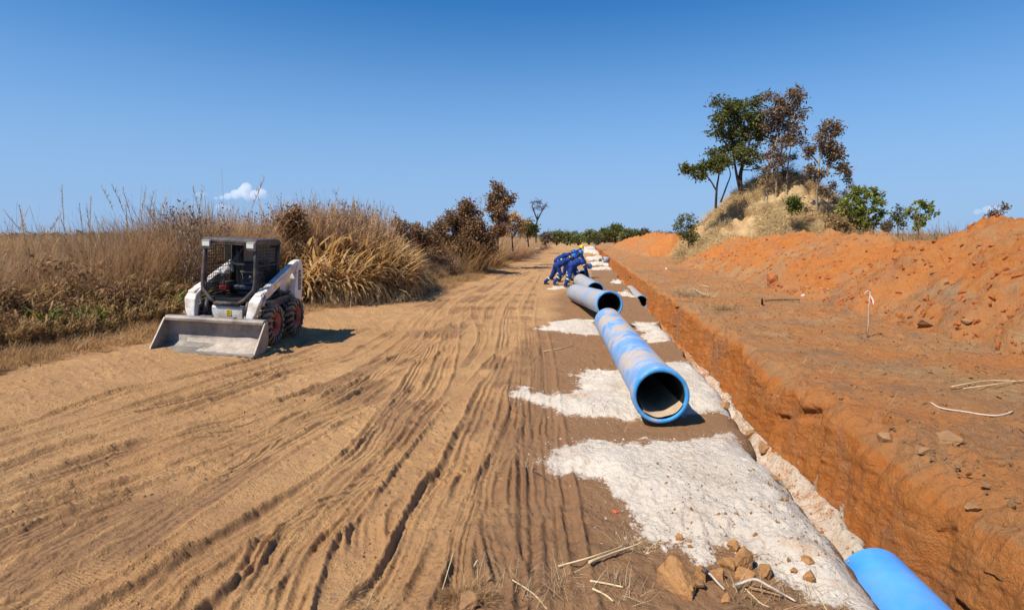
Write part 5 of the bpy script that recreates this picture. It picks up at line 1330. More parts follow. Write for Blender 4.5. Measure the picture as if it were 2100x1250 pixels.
tree('bare_thicket', 'thin bare twigs trailing down the right shoulder of the mound', 'bush', mbase(1700, 450, 51), [[(1700,450),(1698,420),(1702,395)],[(1720,450),(1728,420),(1738,395)]],
  [(1700,400,10),(1715,412,9),(1730,398,9),(1745,385,7),(1690,430,10),(1655,430,9),(1710,380,6)], P_TWIG, M_BARKD, 51, 500, .12, .04, seed=12, twig=16, tr=.013)
tree('lime_bush', 'bright yellow green leafy bush at the right foot of the mound', 'bush', mbase(1765, 492, 49), [[(1765,492),(1762,460),(1770,425)],[(1752,492),(1742,450),(1745,415)]],
  [(1739,404,8),(1752,396,7),(1765,400,10),(1782,392,8),(1796,402,8),(1808,414,6),(1735,428,11),(1758,424,13),(1782,422,12),(1802,434,8),(1748,448,13),(1774,446,13),(1792,456,10),(1760,468,12),(1736,466,9)], P_LIME, M_BARK, 49, 4600, .26, .08, seed=13, frond=True, twig=4)
tree('olive_bush', 'dull olive bush in front of the lime green one', 'bush', mbase(1715, 500, 47), [[(1715,500),(1712,475),(1718,450)]],
  [(1700,468,12),(1718,455,12),(1735,468,13),(1692,486,12),(1715,484,14),(1738,488,12),(1755,480,10),(1680,495,8)], P_WEED, M_BARK, 47, 4500, .20, .05, seed=14)
tree('green_bush', 'small dark green bush halfway up the mound', 'bush', mbase(1625, 432, 50.5), [[(1625,434),(1625,424),(1626,414)]], [(1618,415,7),(1630,412,7),(1624,424,9),(1636,424,6)], P_GREEN, M_BARK, 50.5, 1500, .2, .04, seed=15)
tree('sprawling_bush', 'thin green bush with a few red leaves at the left foot of the mound', 'bush', mbase(1412, 496, 51), [[(1412,498),(1410,480),(1404,458)]], [(1388,466,5),(1398,452,7),(1412,448,6),(1415,465,9),(1410,482,10),(1420,490,8),(1398,478,5)], P_LEAFG, M_BARK, 51, 1500, .2, .04, seed=16)
tree('sapling', 'small yellow green sapling behind the right spoil heap', 'bush', mbase(1884, 478, 36), [[(1884,480),(1884,455),(1888,425)],[(1884,460),(1868,430)]],
  [(1868,430,6),(1888,418,7),(1904,424,6),(1911,438,5),(1884,440,7),(1896,452,6),(1880,464,6)], P_LIME, M_BARK, 36, 1100, .18, .04, seed=17, twig=3, frond=True)
tree('dark_shrub', 'thin dark shrub left of the small sapling', 'bush', mbase(1842, 470, 40), [[(1842,475),(1842,450),(1846,428)]], [(1833,440,6),(1846,428,6),(1855,440,6),(1840,452,8),(1850,460,6)], P_LEAFG, M_BARKD, 40, 600, .16, .04, seed=18, twig=4)
tree('dark_shrub', 'dark twiggy shrub with one long arm above the right heap', 'bush', mbase(2038, 470, 24), [[(2038,470),(2042,440),(2055,428),(2066,418)]], [(2032,440,8),(2044,436,8),(2040,452,9),(2028,455,6),(2058,428,3),(2062,423,3)], P_TWIG, M_BARKD, 24, 500, .1, .02, seed=19, twig=6, tr=.007)
# left side
tree('dead_leaf_tree', 'narrow upright tree of curled brown leaves left of the track', 'tree', mbase(1022, 500, 38), [[(1020,505),(1021,460),(1018,420),(1022,380)],[(1022,450),(1040,412)]],
  [(1017,381,6),(1024,390,8),(1013,405,9),(1030,408,10),(1012,424,10),(1026,428,11),(1044,412,7),(1050,405,5),(1016,446,11),(1030,448,9),(1020,466,11),(1030,475,9),(1012,480,8)], P_BROWNL, M_BARK, 38, 5500, .17, .09, seed=21, tr=.012)
tree('orange_brown_bush', 'orange brown bush beside the narrow leafless tree', 'bush', mbase(1052, 505, 40), [[(1052,506),(1050,480),(1056,455)],[(1050,480),(1068,462)]], [(1042,450,9),(1056,446,9),(1066,456,9),(1050,466,10),(1070,470,9),(1040,475,8)], P_GOLD, M_BARKD, 40, 2600, .13, .06, seed=22)
tree('dark_green_bush', 'dark green rounded bush right of the orange brown one', 'bush', mbase(1084, 496, 44), [[(1084,498),(1082,478),(1085,462)]], [(1076,462,8),(1090,462,9),(1084,474,10),(1095,472,6),(1070,478,7)], P_LEAFG, M_BARKD, 44, 2000, .17, .06, seed=23)
tree('bare_tree', 'thin pale leafless tree behind the dark thicket', 'tree', mbase(986, 470, 40), [[(986,475),(985,440),(987,405)],[(986,450),(994,425),(998,408)],[(985,455),(977,430)]], [(987,405,7),(997,410,6),(978,425,7),(992,430,7),(985,415,6)], P_TWIG, M_BARKP, 40, 10, .1, .035, seed=24, twig=5, tr=.008, leafy=False)
tree('flat_topped_tree', 'leafless flat topped tree standing alone against the sky', 'tree', mbase(1099, 490, 70), [[(1099,492),(1100,465),(1102,448),(1103,438)],[(1102,446),(1094,430),(1091,420)],[(1102,446),(1112,432),(1118,424)]], [(1092,418,6),(1100,415,7),(1109,415,7),(1118,421,6),(1094,428,4),(1112,428,5),(1104,424,6)], P_TWIG, M_BARKD, 70, 260, .12, .13, seed=25, twig=6, tr=.022)
tree('dark_thicket', 'steep mound smothered in dark vines and dead leaves', 'bush', mbase(945, 552, 33), [[(945,555),(948,500),(955,440)],[(950,520),(975,480)],[(940,520),(905,490)]],
  [(958,418,10),(944,430,14),(968,432,13),(925,446,15),(950,450,20),(980,455,14),(908,466,16),(936,474,22),(966,474,20),(992,476,14),(895,488,16),(922,500,22),(952,502,22),(982,500,18),(1004,496,12),(900,515,16),(935,525,20),(970,525,18),(1000,515,14)], P_BROWNL, M_BARKD, 33, 17000, .15, .09, seed=26, twig=10, tr=.014)
for i, (lab, cl, dd, mt) in enumerate([
  ('reddish brown shrub just right of the golden reeds', [(812,462,12),(826,470,14),(806,482,14),(832,490,16),(815,502,16)], 25, P_BROWNL),
  ('brown shrub with sparse dry leaves in the middle of the brush', [(852,470,10),(862,482,13),(848,496,14),(872,498,14)], 27, P_BROWNL),
  ('low brown shrub at the left foot of the dark thicket', [(880,478,10),(888,492,12),(874,508,14),(896,512,12)], 29, P_BROWNL),
  ('dark leaved shrub behind the loader roof', [(596,448,12),(606,440,9),(585,462,14),(604,464,14),(600,482,14)], 17, P_BROWNL),
  ]):
    b = cl[-1]; tree('dry_shrub', lab, 'bush', mbase(b[0], b[1] + 45, dd), [[(b[0], b[1] + 45), (b[0], b[1] + 15), (b[0] + 3, b[1] - 8)]], cl, mt, M_BARKD, dd, 3200, .11, .03, seed=30 + i, twig=9, tr=.008)
# tall single stalks against the sky
def stalk(px, pt, pb, d, lean, label, seed):
    r = np.random.RandomState(seed); a = at_d(px, pt, d); b = at_d(px + lean, pb, d); L = a.z - gz(a.x, a.y)
    e = empty('grass_stalk', (b.x, b.y, gz(b.x, b.y)), label=label, cat='grass stalk')
    V, F, R = [], [], []; H = a.z - gz(b.x, b.y); ox, oy = a.x - b.x, a.y - b.y
    pts = [np.array([ox * t ** 1.6, oy * t ** 1.6, H * t]) for t in np.linspace(0, 1, 9)]
    stick_mesh([(pts, .006, .003)], V, F, R, 4, .3); link('stem', npmesh('stem', V, F, P_DRY, True, dict(rnd=R)), e)
    V, F, R = [], [], []
    for k in range(34):
        t = .72 + .28 * k / 34; p = np.array([ox * t ** 1.6, oy * t ** 1.6, H * t]); ribbon(p, r.rand() * 6.28, .05 + .05 * r.rand(), .3 + .3 * r.rand(), .5, .012, 2, r, V, F, R, r.rand())
    link('seed_head', npmesh('seed_head', V, F, P_DRY, False, dict(rnd=R)), e)
for i, a in enumerate([(127,382,500,10.5,3,'tallest thin grass stalk at the far left, bare against the sky'),(187,402,500,11,-14,'second tall grass stalk, leaning right of the tallest one'),(258,418,500,11.5,3,'straight grass stalk midway between the tall pair and the loader'),
    (40,420,520,9.5,20,'grass stalk leaning left near the left edge of the picture'),(310,432,505,12,-10,'short stalk bending right, left of the loader cab'),(640,385,470,17,-30,'long thin stalk arching right above the reeds beside the loader')]):
    stalk(a[0], a[1], a[2], a[3], a[4], a[5], 60 + i)

# ---- far trees at the end of the track
def far_tree(px, top, bot, wpx, d, mat, label, seed, kind='rounded_tree', grp='trees on the horizon'):
    r = np.random.RandomState(seed); hp = bot - top; cl = []
    for k in range(max(5, int(wpx * hp / 45))):
        a, q = r.rand() * 6.283, r.rand() ** .5; cl.append((px + math.cos(a) * q * wpx * .42, (top + bot) / 2 - hp * .05 + math.sin(a) * q * hp * .30, hp * .12 + 0.8))
    b = at_d(px, bot, d)
    tree(kind, label, 'tree', Vector((b.x, b.y, 0.0)), [[(px, bot + 2), (px, (top + bot) / 2 + 1), (px + 1, top + hp * .3)]], cl, mat, M_BARKD, d, int(700 + wpx * hp * 4), .0065 * d ** .8 + .10, d * .0022, group=grp, seed=seed, deep=1.6, twig=3, tr=.004 * d ** .5)
FT = [(1142,476,496,26,95,P_FARG,'yellowish green rounded tree at the left end of the far tree line'),(1163,480,497,22,100,P_FARG,'low green tree second from the left in the far tree line'),(1178,474,494,14,150,P_LEAFG,'small dark tree peeping over the low green far trees'),
 (1186,483,497,20,105,P_FARG,'pale green tree left of where the track vanishes'),(1208,474,496,32,100,P_FARG,'bright green broad tree where the track vanishes'),(1240,470,494,26,150,P_LEAFG,'dark tree at the left shoulder of the tallest far clump'),
 (1262,459,492,26,155,P_LEAFG,'tallest dark tree of the far tree line'),(1284,470,492,26,150,P_FARG,'dark green tree on the right of the tallest far tree'),(1302,473,490,18,160,P_LEAFG,'pointed dark tree above the far spoil heap'),
 (1322,473,490,20,170,P_FARB,'greyish tree right of the dark far clump'),(1345,476,490,26,180,P_FARB,'wide grey brown tree over the dip in the far heap'),(1370,478,490,24,180,P_FARB,'low grey brown tree near the mound'),(1392,479,491,20,175,P_FARB,'grey brown tree touching the left foot of the mound'),
 (1822,455,474,22,120,P_FARB,'distant grey tree right of the lime green bush'),(1118,476,496,16,80,P_FARB,'dull brown bush at the left verge before the far trees'),(1226,482,496,18,110,P_FARG,'green bush just right of the vanishing track')]
for i, f in enumerate(FT): far_tree(*f, 70 + i)
# woodland far beyond the fields reads as one low band
r = np.random.RandomState(90); n = 900; th = rad(-78) + rad(150) * r.rand(n); rr = 330 + 160 * r.rand(n)
mk_shrub('wood', 'far_crown', P_FARB, 1.0, 4, 91, 3, .30, 14, 1, .9)
x, y = rr * np.sin(th), rr * np.cos(th)
put('distant_woodland', 'wood', x, y, 2.2 + 1.6 * r.rand(n), 'thin dark band of woodland along the horizon', r, z=0 * x, sxy=2.6)
# ================================================================== SMALL THINGS ON THE GROUND
M_STRAWM = simple('straw_stalk', (0.62, 0.47, 0.26), 0.8, 0, 0.2, 8)
M_PALEW = simple('bleached_wood', (0.52, 0.45, 0.37), 0.8, 0, 0.15, 9, (0.3, 0.22, 0.15), 0.3)
M_DARKW = simple('dark_wood', (0.07, 0.05, 0.04), 0.85, 0, 0.3, 9)
M_ROPE = simple('pale_rope', (0.66, 0.58, 0.50), 0.8, 0, 0.1, 9)
M_STAKE = simple('cut_pole', (0.45, 0.36, 0.24), 0.8, 0, 0.2, 7)
M_TAPEW = simple('white_tape', (0.8, 0.78, 0.76), 0.5, 0, 0.05, 6)
M_REDL = simple('orange_leaf', (0.62, 0.14, 0.05), 0.6, 0, 0.15, 20)
M_PLAST = simple('white_plastic', (0.75, 0.72, 0.68), 0.5, 0, 0.1, 6)
def gh(x, y):
    if x < 1.5: return gz(x, y)
    return float(right_z(np.array([x]), np.array([y]))[0])
TERR = [o for o in COL.objects if o.get('kind') == 'structure' and o.type == 'MESH']
bpy.context.view_layer.update()
def g_at(px, py, dz=0.0):
    """the ground seen at a photo pixel"""
    o0 = Vector((0, 0, CH)); r = ray(px, py).normalized(); best = None
    for o in TERR:
        ok, l, *_ = o.ray_cast(o0, r)
        if ok and (best is None or (l - o0).length < best): best = (l - o0).length
    if best is None: return at_z(px, py, dz)
    p = o0 + r * best; q = p - o0; return o0 + q * (1 - dz / max(.3, -q.z)) if q.z < -.3 else p + Vector((0, 0, dz))
def stick(name, pix, r0_, r1_, mat, label, cat, hs=None, **k):
    """a branch or stalk lying through ground points; hs = heights above the ground"""
    hs = hs or [r0_] * len(pix); P = [g_at(a, b, h) for (a, b), h in zip(pix, hs)]
    Q = catmull([list(p) for p in P], 5) if len(P) > 2 else np.array([list(p) for p in P]); o0 = Vector(Q[0]); n = len(Q)
    m = MB(); m.tube([Vector(q) - o0 for q in Q], [r0_ + (r1_ - r0_) * i / (n - 1) for i in range(n)], 7)
    o = m.build(name, mat); o.location = o0; return tag(o, label=label, cat=cat, **k)
def clod(px, py, w, h, mat, label, seed, dz=0.0, cat='earth clod', zb=None, flat=.8, **k):
    """px,py = pixel of the clod's foot; w,h in pixels"""
    p = g_at(px, py) if zb is None else at_z(px, py, zb); d = (p - Vector((0, 0, CH))).dot(_F); W_ = w / FPX * d / 2; H_ = h / FPX * d / 2
    return lump('earth_clod' if cat == 'earth clod' else 'stone', (p.x, p.y + W_ * .5, p.z + H_ * .35 + dz), (W_ * 1.05, W_ * flat, H_ * 1.15), mat, seed, label=label, cat=cat, **k)
CL = [(1392,1216,100,76,'c','largest pale orange clod, left of the cracked heap at the bottom of the picture'),
 (1528,1168,44,62,'c','tall orange clod standing at the right of the cracked heap on the white sand'),
 (1500,1168,42,40,'c','rounded orange clod in the middle of the cracked heap'),
 (1508,1132,30,34,'c','upper clod at the back of the cracked heap on the white sand'),
 (1474,1190,34,36,'c','left orange clod of the cracked heap'),
 (1532,1192,44,28,'c','flat clod in front of the cracked heap'),
 (1573,1186,34,32,'c','square orange clod right of the cracked heap'),
 (1440,1192,36,44,'c','crumbling clod between the largest clod and the cracked heap'),
 (1430,1206,30,26,'b','small clod against the right side of the largest clod'),
 (1492,1236,34,28,'c','small pointed orange clod beside the white stick, nearest the picture edge'),
 (1394,1108,20,18,'c','small round orange clod at the left edge of the near white sand'),
 (1362,1130,22,12,'s','small white sand lump among the straw left of the clods'),
 (1660,1156,38,16,'c','flat dark sided orange clod lying on the right part of the white sand'),
 (1663,1192,36,26,'c','triangular orange clod in the sand near the trench edge'),
 (1630,1172,18,12,'c','small orange fragment between the two clods near the trench'),
 (1415,1112,12,10,'c','tiny orange clod right of the small round one'),
 (1485,836,30,18,'b','brown clod on the bank edge right of the nearest pipe mouth'),
 (1502,858,22,24,'s','pale stone like lump on the bank edge beside the nearest pipe'),
 (1570,925,34,22,'b','brown clod crumbling over the trench edge above the near white sand'),
 (1540,895,26,16,'b','dark clod at the top corner of the near white sand'),
 (1590,985,22,14,'b','small brown clod on the edge of the trench beside the white sand'),
 (1585,578,34,24,'r','large reddish clod at the foot of the spoil heap'),
 (1905,668,44,18,'b','flat brown clod on the ground at the foot of the near spoil heap'),
 (1985,662,26,14,'b','brown clod right of the flat one below the near heap'),
 (1820,905,40,24,'b','brown clod by the dark hollows at the trench shoulder'),
 (1960,912,70,30,'b','wide grey brown clod overhanging a dark hollow on the right shoulder'),
 (1900,930,36,20,'b','clod between the two dark hollows on the right shoulder'),
 (2000,1050,40,24,'b','brown clod on the slope near the right edge of the picture')]
MMAP = dict(c=M_CLOD, b=M_CLODB, s=M_SANDL, r=simple('red_clod_earth', (0.42, 0.15, 0.05), 0.95, 0, 0.2, 5, (0.3, 0.1, 0.04), 0.4, 0.02, 0.1))
for i, (a, b_, w, h, m, lab) in enumerate(CL): clod(a, b_, w, h, MMAP[m], lab, 200 + i)
clod(1093, 519, 26, 20, M_SANDL, 'pale wedge of dumped sand at the left verge far down the track', 260, cat='sand heap')
clod(1231, 536, 8, 9, M_DARKW, 'dark lump on the bank edge beside a short grey pipe piece', 261, cat='dark lump')
clod(955, 1246, 66, 34, M_CLODB, 'dark lump of roots and earth at the bottom edge of the picture', 265, cat='root clump').name = 'root_lump'
# crumbs everywhere
for mt, key, rv in ((M_CLODB, 'crumb_b', 0), (MMAP['r'], 'crumb_r', 1), (M_SANDL, 'crumb_s', 2), (M_CLOD, 'crumb_c', 3)):
    c = HID.setdefault(key, bpy.data.collections.new(key))
    for q in range(4):
        bm = bmesh.new(); bmesh.ops.create_icosphere(bm, subdivisions=2, radius=1); rs = np.random.RandomState(q + 10 * rv); P = np.array([v.co[:] for v in bm.verts])
        for _ in range(6):
            d = rs.normal(size=3); d /= np.linalg.norm(d); ex = np.clip(P @ d - .6, 0, None); P -= ex[:, None] * d
        P *= (1 + .15 * rs.normal(size=(len(P), 1)))
        for v, p in zip(bm.verts, P): v.co = p * (1, .8, .65)
        me = bpy.data.meshes.new('crumb'); bm.to_mesh(me); bm.free(); me.materials.append(mt); c.objects.link(bpy.data.objects.new('crumb', me))
def crumbs(name, key, x, y, z, s, label, r):
    n = len(x); scatter(name, key, np.stack([x, y, z], 1), r.rand(n, 3) * 6.28, np.stack([s * (.7 + .6 * r.rand(n)), s, s * (.5 + .5 * r.rand(n))], 1), label)
def logu(r, n, a, b): return a * (b / a) ** r.rand(n)
r = np.random.RandomState(301); n = 4200; y = logu(r, n, 3.0, 20); x = -5.5 + 7.1 * r.rand(n); k = ((vn(x * .9, y * .9, 6) + .15 * (x > -1)) > .42) & (sand_at(x, y)[0] < .3); x, y = x[k], y[k]
crumbs('track_crumbs', 'crumb_b', x, y, road_z(x, y)[0] + .002, .005 + .012 * r.rand(len(x)) ** 3, 'small brown soil crumbs scattered over the track', r)
r = np.random.RandomState(302); n = 9000; y = logu(r, n, 4, 40); x = 3.2 + 4.6 * r.rand(n)
crumbs('shoulder_crumbs', 'crumb_b', x, y, right_z(x, y) + .0, .006 + .038 * r.rand(len(x)) ** 4, 'small brown clods littering the ground right of the trench', r)
r = np.random.RandomState(303); n = 1500; y = logu(r, n, 3.6, 8.5); x = -.6 + 2.3 * r.rand(n); sm, _ = sand_at(x, y); k = sm > .5; x, y = x[k], y[k]
crumbs('sand_crumbs', 'crumb_s', x, y, road_z(x, y)[0] + .002, .003 + .010 * r.rand(len(x)) ** 3, 'pale grains and lumps on the white sand', r)
r = np.random.RandomState(304); n = 260; y = logu(r, n, 3.5, 4.9); x = .5 + 1.2 * r.rand(n)
crumbs('clod_fragments', 'crumb_c', x, y, road_z(x, y)[0] + .003, .004 + .016 * r.rand(len(x)) ** 3, 'orange fragments round the clods at the bottom of the picture', r)
r = np.random.RandomState(312); n = 16000; y = logu(r, n, 3.6, 14); x = -1.6 + 3.3 * r.rand(n); sm, _ = sand_at(x, y); near_ = sand_at(x + .12 * r.normal(size=n), y + .12 * r.normal(size=n))[0]; k = (sm < .5) & (near_ > .35); x, y = x[k], y[k]
crumbs('spilled_sand', 'crumb_s', x, y, road_z(x, y)[0], .004 + .014 * r.rand(len(x)) ** 3, 'white sand grains spilled round the pale heaps', r)
# clods rolled down the heap: dropped on the heap surface by ray
dg = bpy.context.evaluated_depsgraph_get(); heaps = [o for o in COL.objects if o.name.startswith('spoil_heap')]; tr_o = [o for o in COL.objects if o.name == 'trench'][0]
r = np.random.RandomState(305); P = []
for _ in range(6000):
    y = logu(r, 1, 8, 48)[0]; x = 7.2 + 4.2 * r.rand() ** 1.6; h = heaps[0]; ok, l, *_ = h.ray_cast(Vector((x, y, 9)), Vector((0, 0, -1)))
    if ok and l.z > .02: P.append(l[:])
P = np.array(P); crumbs('heap_clods', 'crumb_r', P[:, 0], P[:, 1], P[:, 2], .012 + .10 * r.rand(len(P)) ** 5, 'orange clods lying over the face of the near spoil heap', r)
P = []
for _ in range(900):
    y = logu(r, 1, 3.8, 26)[0]; x = 1.9 + .95 * r.rand(); ok, l, *_ = tr_o.ray_cast(Vector((x, y, 2)), Vector((0, 0, -1)))
    if ok: P.append(l[:])
P = np.array(P); crumbs('trench_crumbs', 'crumb_c', P[:, 0], P[:, 1], P[:, 2], .008 + .03 * r.rand(len(P)) ** 3, 'orange crumbs fallen on the pale trench floor', r)

# straw and roots
def straw(name, key, px, py, n, rx, ry, s0, s1, label, seed, ang=0.0, tilt=.3):
    p = at_z(px, py, .02); x, y, r, q = blob(n, p.x, p.y, rx, ry, seed, ang); z = np.array([gh(a, b) for a, b in zip(x, y)])
    put(name, key, x, y, s0 + (s1 - s0) * r.rand(n), label, r, z=z - .01, tilt=tilt)
mk_grass('thin', 'thin_straw', 9, .34, .12, .006, .8, P_STRAW, 3, 1.55, 6, 14, .6)
for i in range(len(HID['thin'].objects)): pass
straw('root_clump', 'matb', 950, 1222, 22, .14, .08, .18, .38, 'tangled clump of roots and straw at the bottom edge of the picture', 401, tilt=.6)
straw('straw_litter', 'thin', 1150, 1200, 60, .55, .20, .3, .75, 'loose straw scattered left of the big orange clod', 402)
straw('straw_litter', 'thin', 1330, 1118, 40, .25, .08, .25, .6, 'straw strewn along the lower left edge of the near white sand', 403)
straw('straw_litter', 'thin', 780, 1235, 20, .4, .10, .25, .5, 'straw scattered at the bottom edge left of the root clump', 404)
straw('straw_litter', 'thin', 1045, 960, 16, .2, .16, .4, .8, 'dark straw bits beside the far tip of the near white sand', 405)
straw('straw_litter', 'thin', 1600, 1215, 26, .35, .12, .4, .9, 'straw lying among the clods beside the white stick', 406)
straw('straw_bundle', 'mat', 1425, 604, 30, .45, .9, .5, 1.0, 'bundle of pale straw on the right edge of the trench', 407)
straw('dry_tuft', 'matb', 1555, 570, 20, .8, .7, .7, 1.3, 'grey dead grass tuft on the flat ground before the heap', 408, tilt=.4)
straw('dry_tuft', 'matb', 1412, 540, 46, 1.6, 2.2, .9, 2.0, 'grey dead grass at the left foot of the mound', 409, tilt=.4)
straw('straw_litter', 'mat', 1640, 582, 24, 2.2, .8, .4, .8, 'thin line of dead grass below the spoil heap', 410, tilt=.5)
straw('dry_tuft', 'matb', 1480, 632, 14, .4, .5, .5, .9, 'dead brown weeds on the trench shoulder', 411, tilt=.4)
r = np.random.RandomState(310); n = 260; y = logu(r, n, 3.6, 16); x = -7.5 + 9 * r.rand(n); 
put('loose_straw', 'thin', x, y, .3 + .5 * r.rand(n), 'single bits of straw dropped over the track', r, z=road_z(x, y)[0] - .03, tilt=.2)
r = np.random.RandomState(311); n = 160; y = logu(r, n, 5, 30); x = 3.4 + 4 * r.rand(n)
put('loose_straw', 'thin', x, y, .3 + .6 * r.rand(n), 'bits of straw on the ground right of the trench', r, z=right_z(x, y) - .03, tilt=.2)
stick('stick', [(1504,1200),(1520,1195),(1548,1187),(1575,1200),(1600,1214),(1632,1232)], .0095, .006, M_PALEW, 'bent white stick lying in front of the cracked clods', 'stick', [.03,.035,.06,.04,.02,.01])
stick('stick', [(1446,1170),(1458,1178),(1470,1192),(1486,1208)], .008, .006, M_PALEW, 'short white stick with a burnt end beside the largest clod', 'stick', [.05,.04,.03,.01])
stick('stick', [(1440,1166),(1450,1173)], .016, .015, M_DARKW, 'burnt black knob at the end of the short white stick', 'stick', [.05,.05])
stick('stick', [(1536,1204),(1570,1212),(1605,1222)], .010, .006, M_CLODB, 'thin brown root under the bent white stick', 'stick', [.02,.02,.01])
stick('straw_stalk', [(1528,1206),(1545,1222),(1560,1236),(1578,1244)], .005, .003, M_STRAWM, 'yellow straw stalk right of the small pointed clod', 'straw')
stick('straw_stalk', [(1208,1152),(1250,1135),(1300,1118),(1318,1108)], .010, .002, M_STRAWM, 'broad yellow leaf like straw rising towards the white sand', 'straw', [.01,.03,.04,.06])
stick('straw_stalk', [(1050,1188),(1078,1205),(1100,1222),(1122,1248)], .005, .003, M_STRAWM, 'long curved straw right of the root clump', 'straw')
stick('straw_stalk', [(1210,1190),(1245,1196),(1278,1203)], .007, .005, M_STRAWM, 'straight yellow straw pointing at the largest clod', 'straw')
stick('straw_stalk', [(1215,1206),(1240,1218),(1258,1232)], .007, .005, M_STRAWM, 'thick straw piece below the straight yellow one', 'straw')
stick('straw_stalk', [(1145,1160),(1200,1145),(1240,1132),(1280,1118)], .006, .003, M_STRAWM, 'long brownish stalk lying across the straw left of the clods', 'straw', [.02,.04,.05,.03])
stick('straw_stalk', [(906,1213),(918,1172),(930,1132)], .004, .002, M_STRAWM, 'upright thin straw sticking out of the sand left of the root clump', 'straw', [.0,.08,.2])
stick('straw_stalk', [(972,1160),(980,1150),(979,1195)], .005, .003, M_STRAWM, 'bent straw hoop over the root clump', 'straw', [.12,.16,.02])
stick('twig', [(1115,720),(1150,714),(1175,707)], .010, .006, M_STRAWM, 'thin pale twig lying left of the second pipe', 'twig')
stick('twig', [(1095,966),(1110,974),(1128,990)], .006, .003, M_DARKW, 'dark twig at the tip of the near white sand', 'twig')
stick('straw_stalk', [(1950,793),(1985,786),(2030,780),(2100,781)], .010, .006, M_STRAWM, 'long yellow stalk at the right edge above the rope', 'straw', [.02,.05,.05,.03])
stick('straw_stalk', [(1975,796),(2030,789),(2070,783),(2120,775)], .008, .005, M_STRAWM, 'second yellow stalk crossing under the first at the right edge', 'straw', [.02,.03,.03,.03])
stick('rope', [(1908,824),(1930,836),(1975,843),(2020,850),(2050,851),(2078,843)], .007, .008, M_ROPE, 'pale rope like root lying on the ground right of the trench', 'rope')
stick('straw_stalk', [(1420,590),(1437,600),(1455,606)], .02, .01, M_STRAWM, 'straw stalk on the bundle at the trench edge', 'straw', [.1,.12,.06])
stick('stick', [(1568,616),(1600,614),(1640,614)], .02, .012, M_DARKW, 'thin dark stick lying right of the short black post', 'stick')
stick('post', [(1563,625),(1563,612)], .035, .03, M_DARKW, 'short black burnt post on the flat ground', 'post', [-.02,.22])
stick('stick', [(1645,588),(1700,592)], .014, .01, M_STRAWM, 'thin yellow stick lying near the heap foot', 'stick')
stick('stick', [(1430,583),(1455,588)], .02, .014, M_STRAWM, 'short yellow stick before the grey tuft', 'stick')
clod(1648, 608, 9, 8, M_PLAST, 'scrap of white plastic on the flat orange ground', 262, cat='litter')
clod(1367, 552, 6, 5, M_PLAST, 'small white stone near the distant stake', 263, cat='stone')
lf = clod(1262, 1053, 16, 9, M_REDL, 'orange leaf lying at the left edge of the near white sand', 264, cat='leaf'); lf.name = 'fallen_leaf'
# survey stakes
def stake(px, pb, pt, label, ribbon_):
    p = g_at(px, pb); d = (p - Vector((0, 0, CH))).dot(FH); t = at_d(px - 1, pt, d)
    e = empty('survey_stake', p, label=label, cat='stake'); h = t.z - p.z
    MB().tube([(0, 0, -.1), (.01, 0, h * .3), (-.008, 0, h * .65), (0, 0, h)], [.016, .015, .014, .012], 8).build('pole', M_STAKE, e)
    if ribbon_:
        m = MB(); m.add([(0, -.02, h - .06), (0, -.02, h - .14), (.04, -.03, h - .12), (.04, -.02, h - .20), (.07, -.04, h - .20), (.06, -.03, h - .28)], [(0, 1, 3, 2), (2, 3, 5, 4)])
        o = m.build('ribbon', M_TAPEW, e); o.modifiers.new('s', 'SOLIDIFY').thickness = .003
        m = MB(); m.add([(0, -.025, h - .10), (0, -.025, h - .16), (.03, -.035, h - .17), (.03, -.03, h - .22), (.05, -.04, h - .27), (.045, -.04, h - .31)], [(0, 1, 3, 2), (2, 3, 5, 4)])
        o = m.build('ribbon', M_REDC, e); o.modifiers.new('s', 'SOLIDIFY').thickness = .003; tag(o, label='red ribbon strip')
        MB().tube([(0, 0, h), (-.05, 0, h + .02), (-.09, 0, h - .01), (-.10, 0, h - .05), (-.07, 0, h - .08)], .006, 5).build('wire', M_TAPEW, e)
    return e
stake(1778, 692, 598, 'thin wooden survey stake with a red and white ribbon', True)
stake(1311, 523, 503, 'small distant survey stake before the far heap', False)
stake(1437, 566, 548, 'short thin stake left of the grey dead tuft', False)
MB_ = MB(); q_ = g_at(1236, 538)
MB_.lathe([(.20, 0), (.23, 0), (.23, .5), (.20, .5)], 20, 'y', closed=True); o = MB_.build('pipe_collar', M_PIPE_GREY); o.location = (q_.x, q_.y, q_.z + .22); o.rotation_euler = (0, 0, -1.2); tag(o, 'short grey pipe collar at the bank edge far along the trench', 'pipe collar')

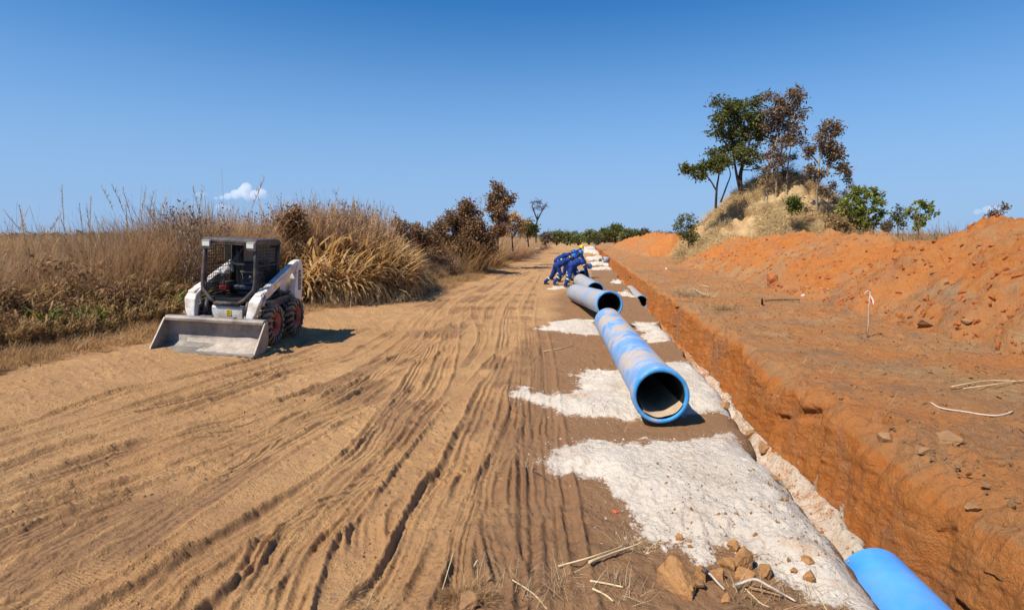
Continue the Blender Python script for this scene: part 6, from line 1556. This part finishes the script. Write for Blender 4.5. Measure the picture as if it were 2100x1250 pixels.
# ================================================================== CLOUDS
def cloud(px, py, blobs, label, dist=4000.0, dens=.022):
    """puffs of thin white vapour: (dx,dy,r) in photo pixels round px,py"""
    c = at_d(px, py, dist); k = dist / FPX; V, F = [], []
    rs = np.random.RandomState(int(px))
    for dx, dy, rr in blobs:
        p = np.array(RH[:]) * dx * k + np.array([0, 0, 1.0]) * (-dy * k) + np.array(FH[:]) * rs.normal() * rr * k * .4
        capsule(V, F, p - [rr * k * .15, 0, 0], p + [rr * k * .15, 0, 0], rr * k * .92, rr * k * .92, 18, 8)
        for q in range(5):
            d = rs.normal(size=3); d /= np.linalg.norm(d); d[2] = abs(d[2]) * .8; capsule(V, F, p + d * rr * k * .75, p + d * rr * k * .8, rr * k * .38, rr * k * .35, 12, 5)
    tmp = bpy.data.meshes.new('t'); tmp.from_pydata([tuple(p) for p in V], [], F); o = bpy.data.objects.new('t', tmp); COL.objects.link(o)
    m = o.modifiers.new('r', 'REMESH'); m.mode = 'VOXEL'; m.voxel_size = 1.1 * k; m = o.modifiers.new('s', 'SMOOTH'); m.factor = .6; m.iterations = 3
    me = bpy.data.meshes.new_from_object(o.evaluated_get(bpy.context.evaluated_depsgraph_get())); bpy.data.objects.remove(o); me.name = 'cloud'
    t = bpy.data.materials.new('cloud_vapour'); t.use_nodes = True; N = t.node_tree.nodes; N.clear(); out = N.new('ShaderNodeOutputMaterial'); pv = N.new('ShaderNodeVolumePrincipled')
    pv.inputs['Color'].default_value = (.99, .985, .98, 1); pv.inputs['Density'].default_value = dens; pv.inputs['Anisotropy'].default_value = 0.0; t.node_tree.links.new(pv.outputs[0], out.inputs['Volume'])
    me.materials.clear(); me.materials.append(t); o = link('cloud', me); o.location = c; return tag(o, label, 'cloud')
cloud(500, 398, [(-45,7,5),(-30,5,8),(-15,1,11),(-2,-6,13),(6,-14,10),(8,2,14),(26,2,11),(36,-3,9),(40,4,7),(-58,8,4)], 'white puffy cloud hanging above the field behind the loader')
cloud(411, 399, [(-4,0,6),(5,-1,6),(0,2,6)], 'tiny faint cloud left of the main white cloud', dens=.008)
cloud(592, 442, [(-25,6,9),(-8,0,11),(8,-4,12),(22,-2,11),(-40,9,6),(32,6,8)], 'low white cloud half hidden by dry stalks behind the loader', dens=.012)
cloud(457, 424, [(-6,0,8),(6,2,8)], 'faint low cloud under the main white cloud', dens=.008)
cloud(2030, 432, [(-22,2,7),(-8,-2,9),(6,-3,9),(18,1,8),(28,4,6)], 'soft white cloud low on the right above the spoil heap', dens=.012)
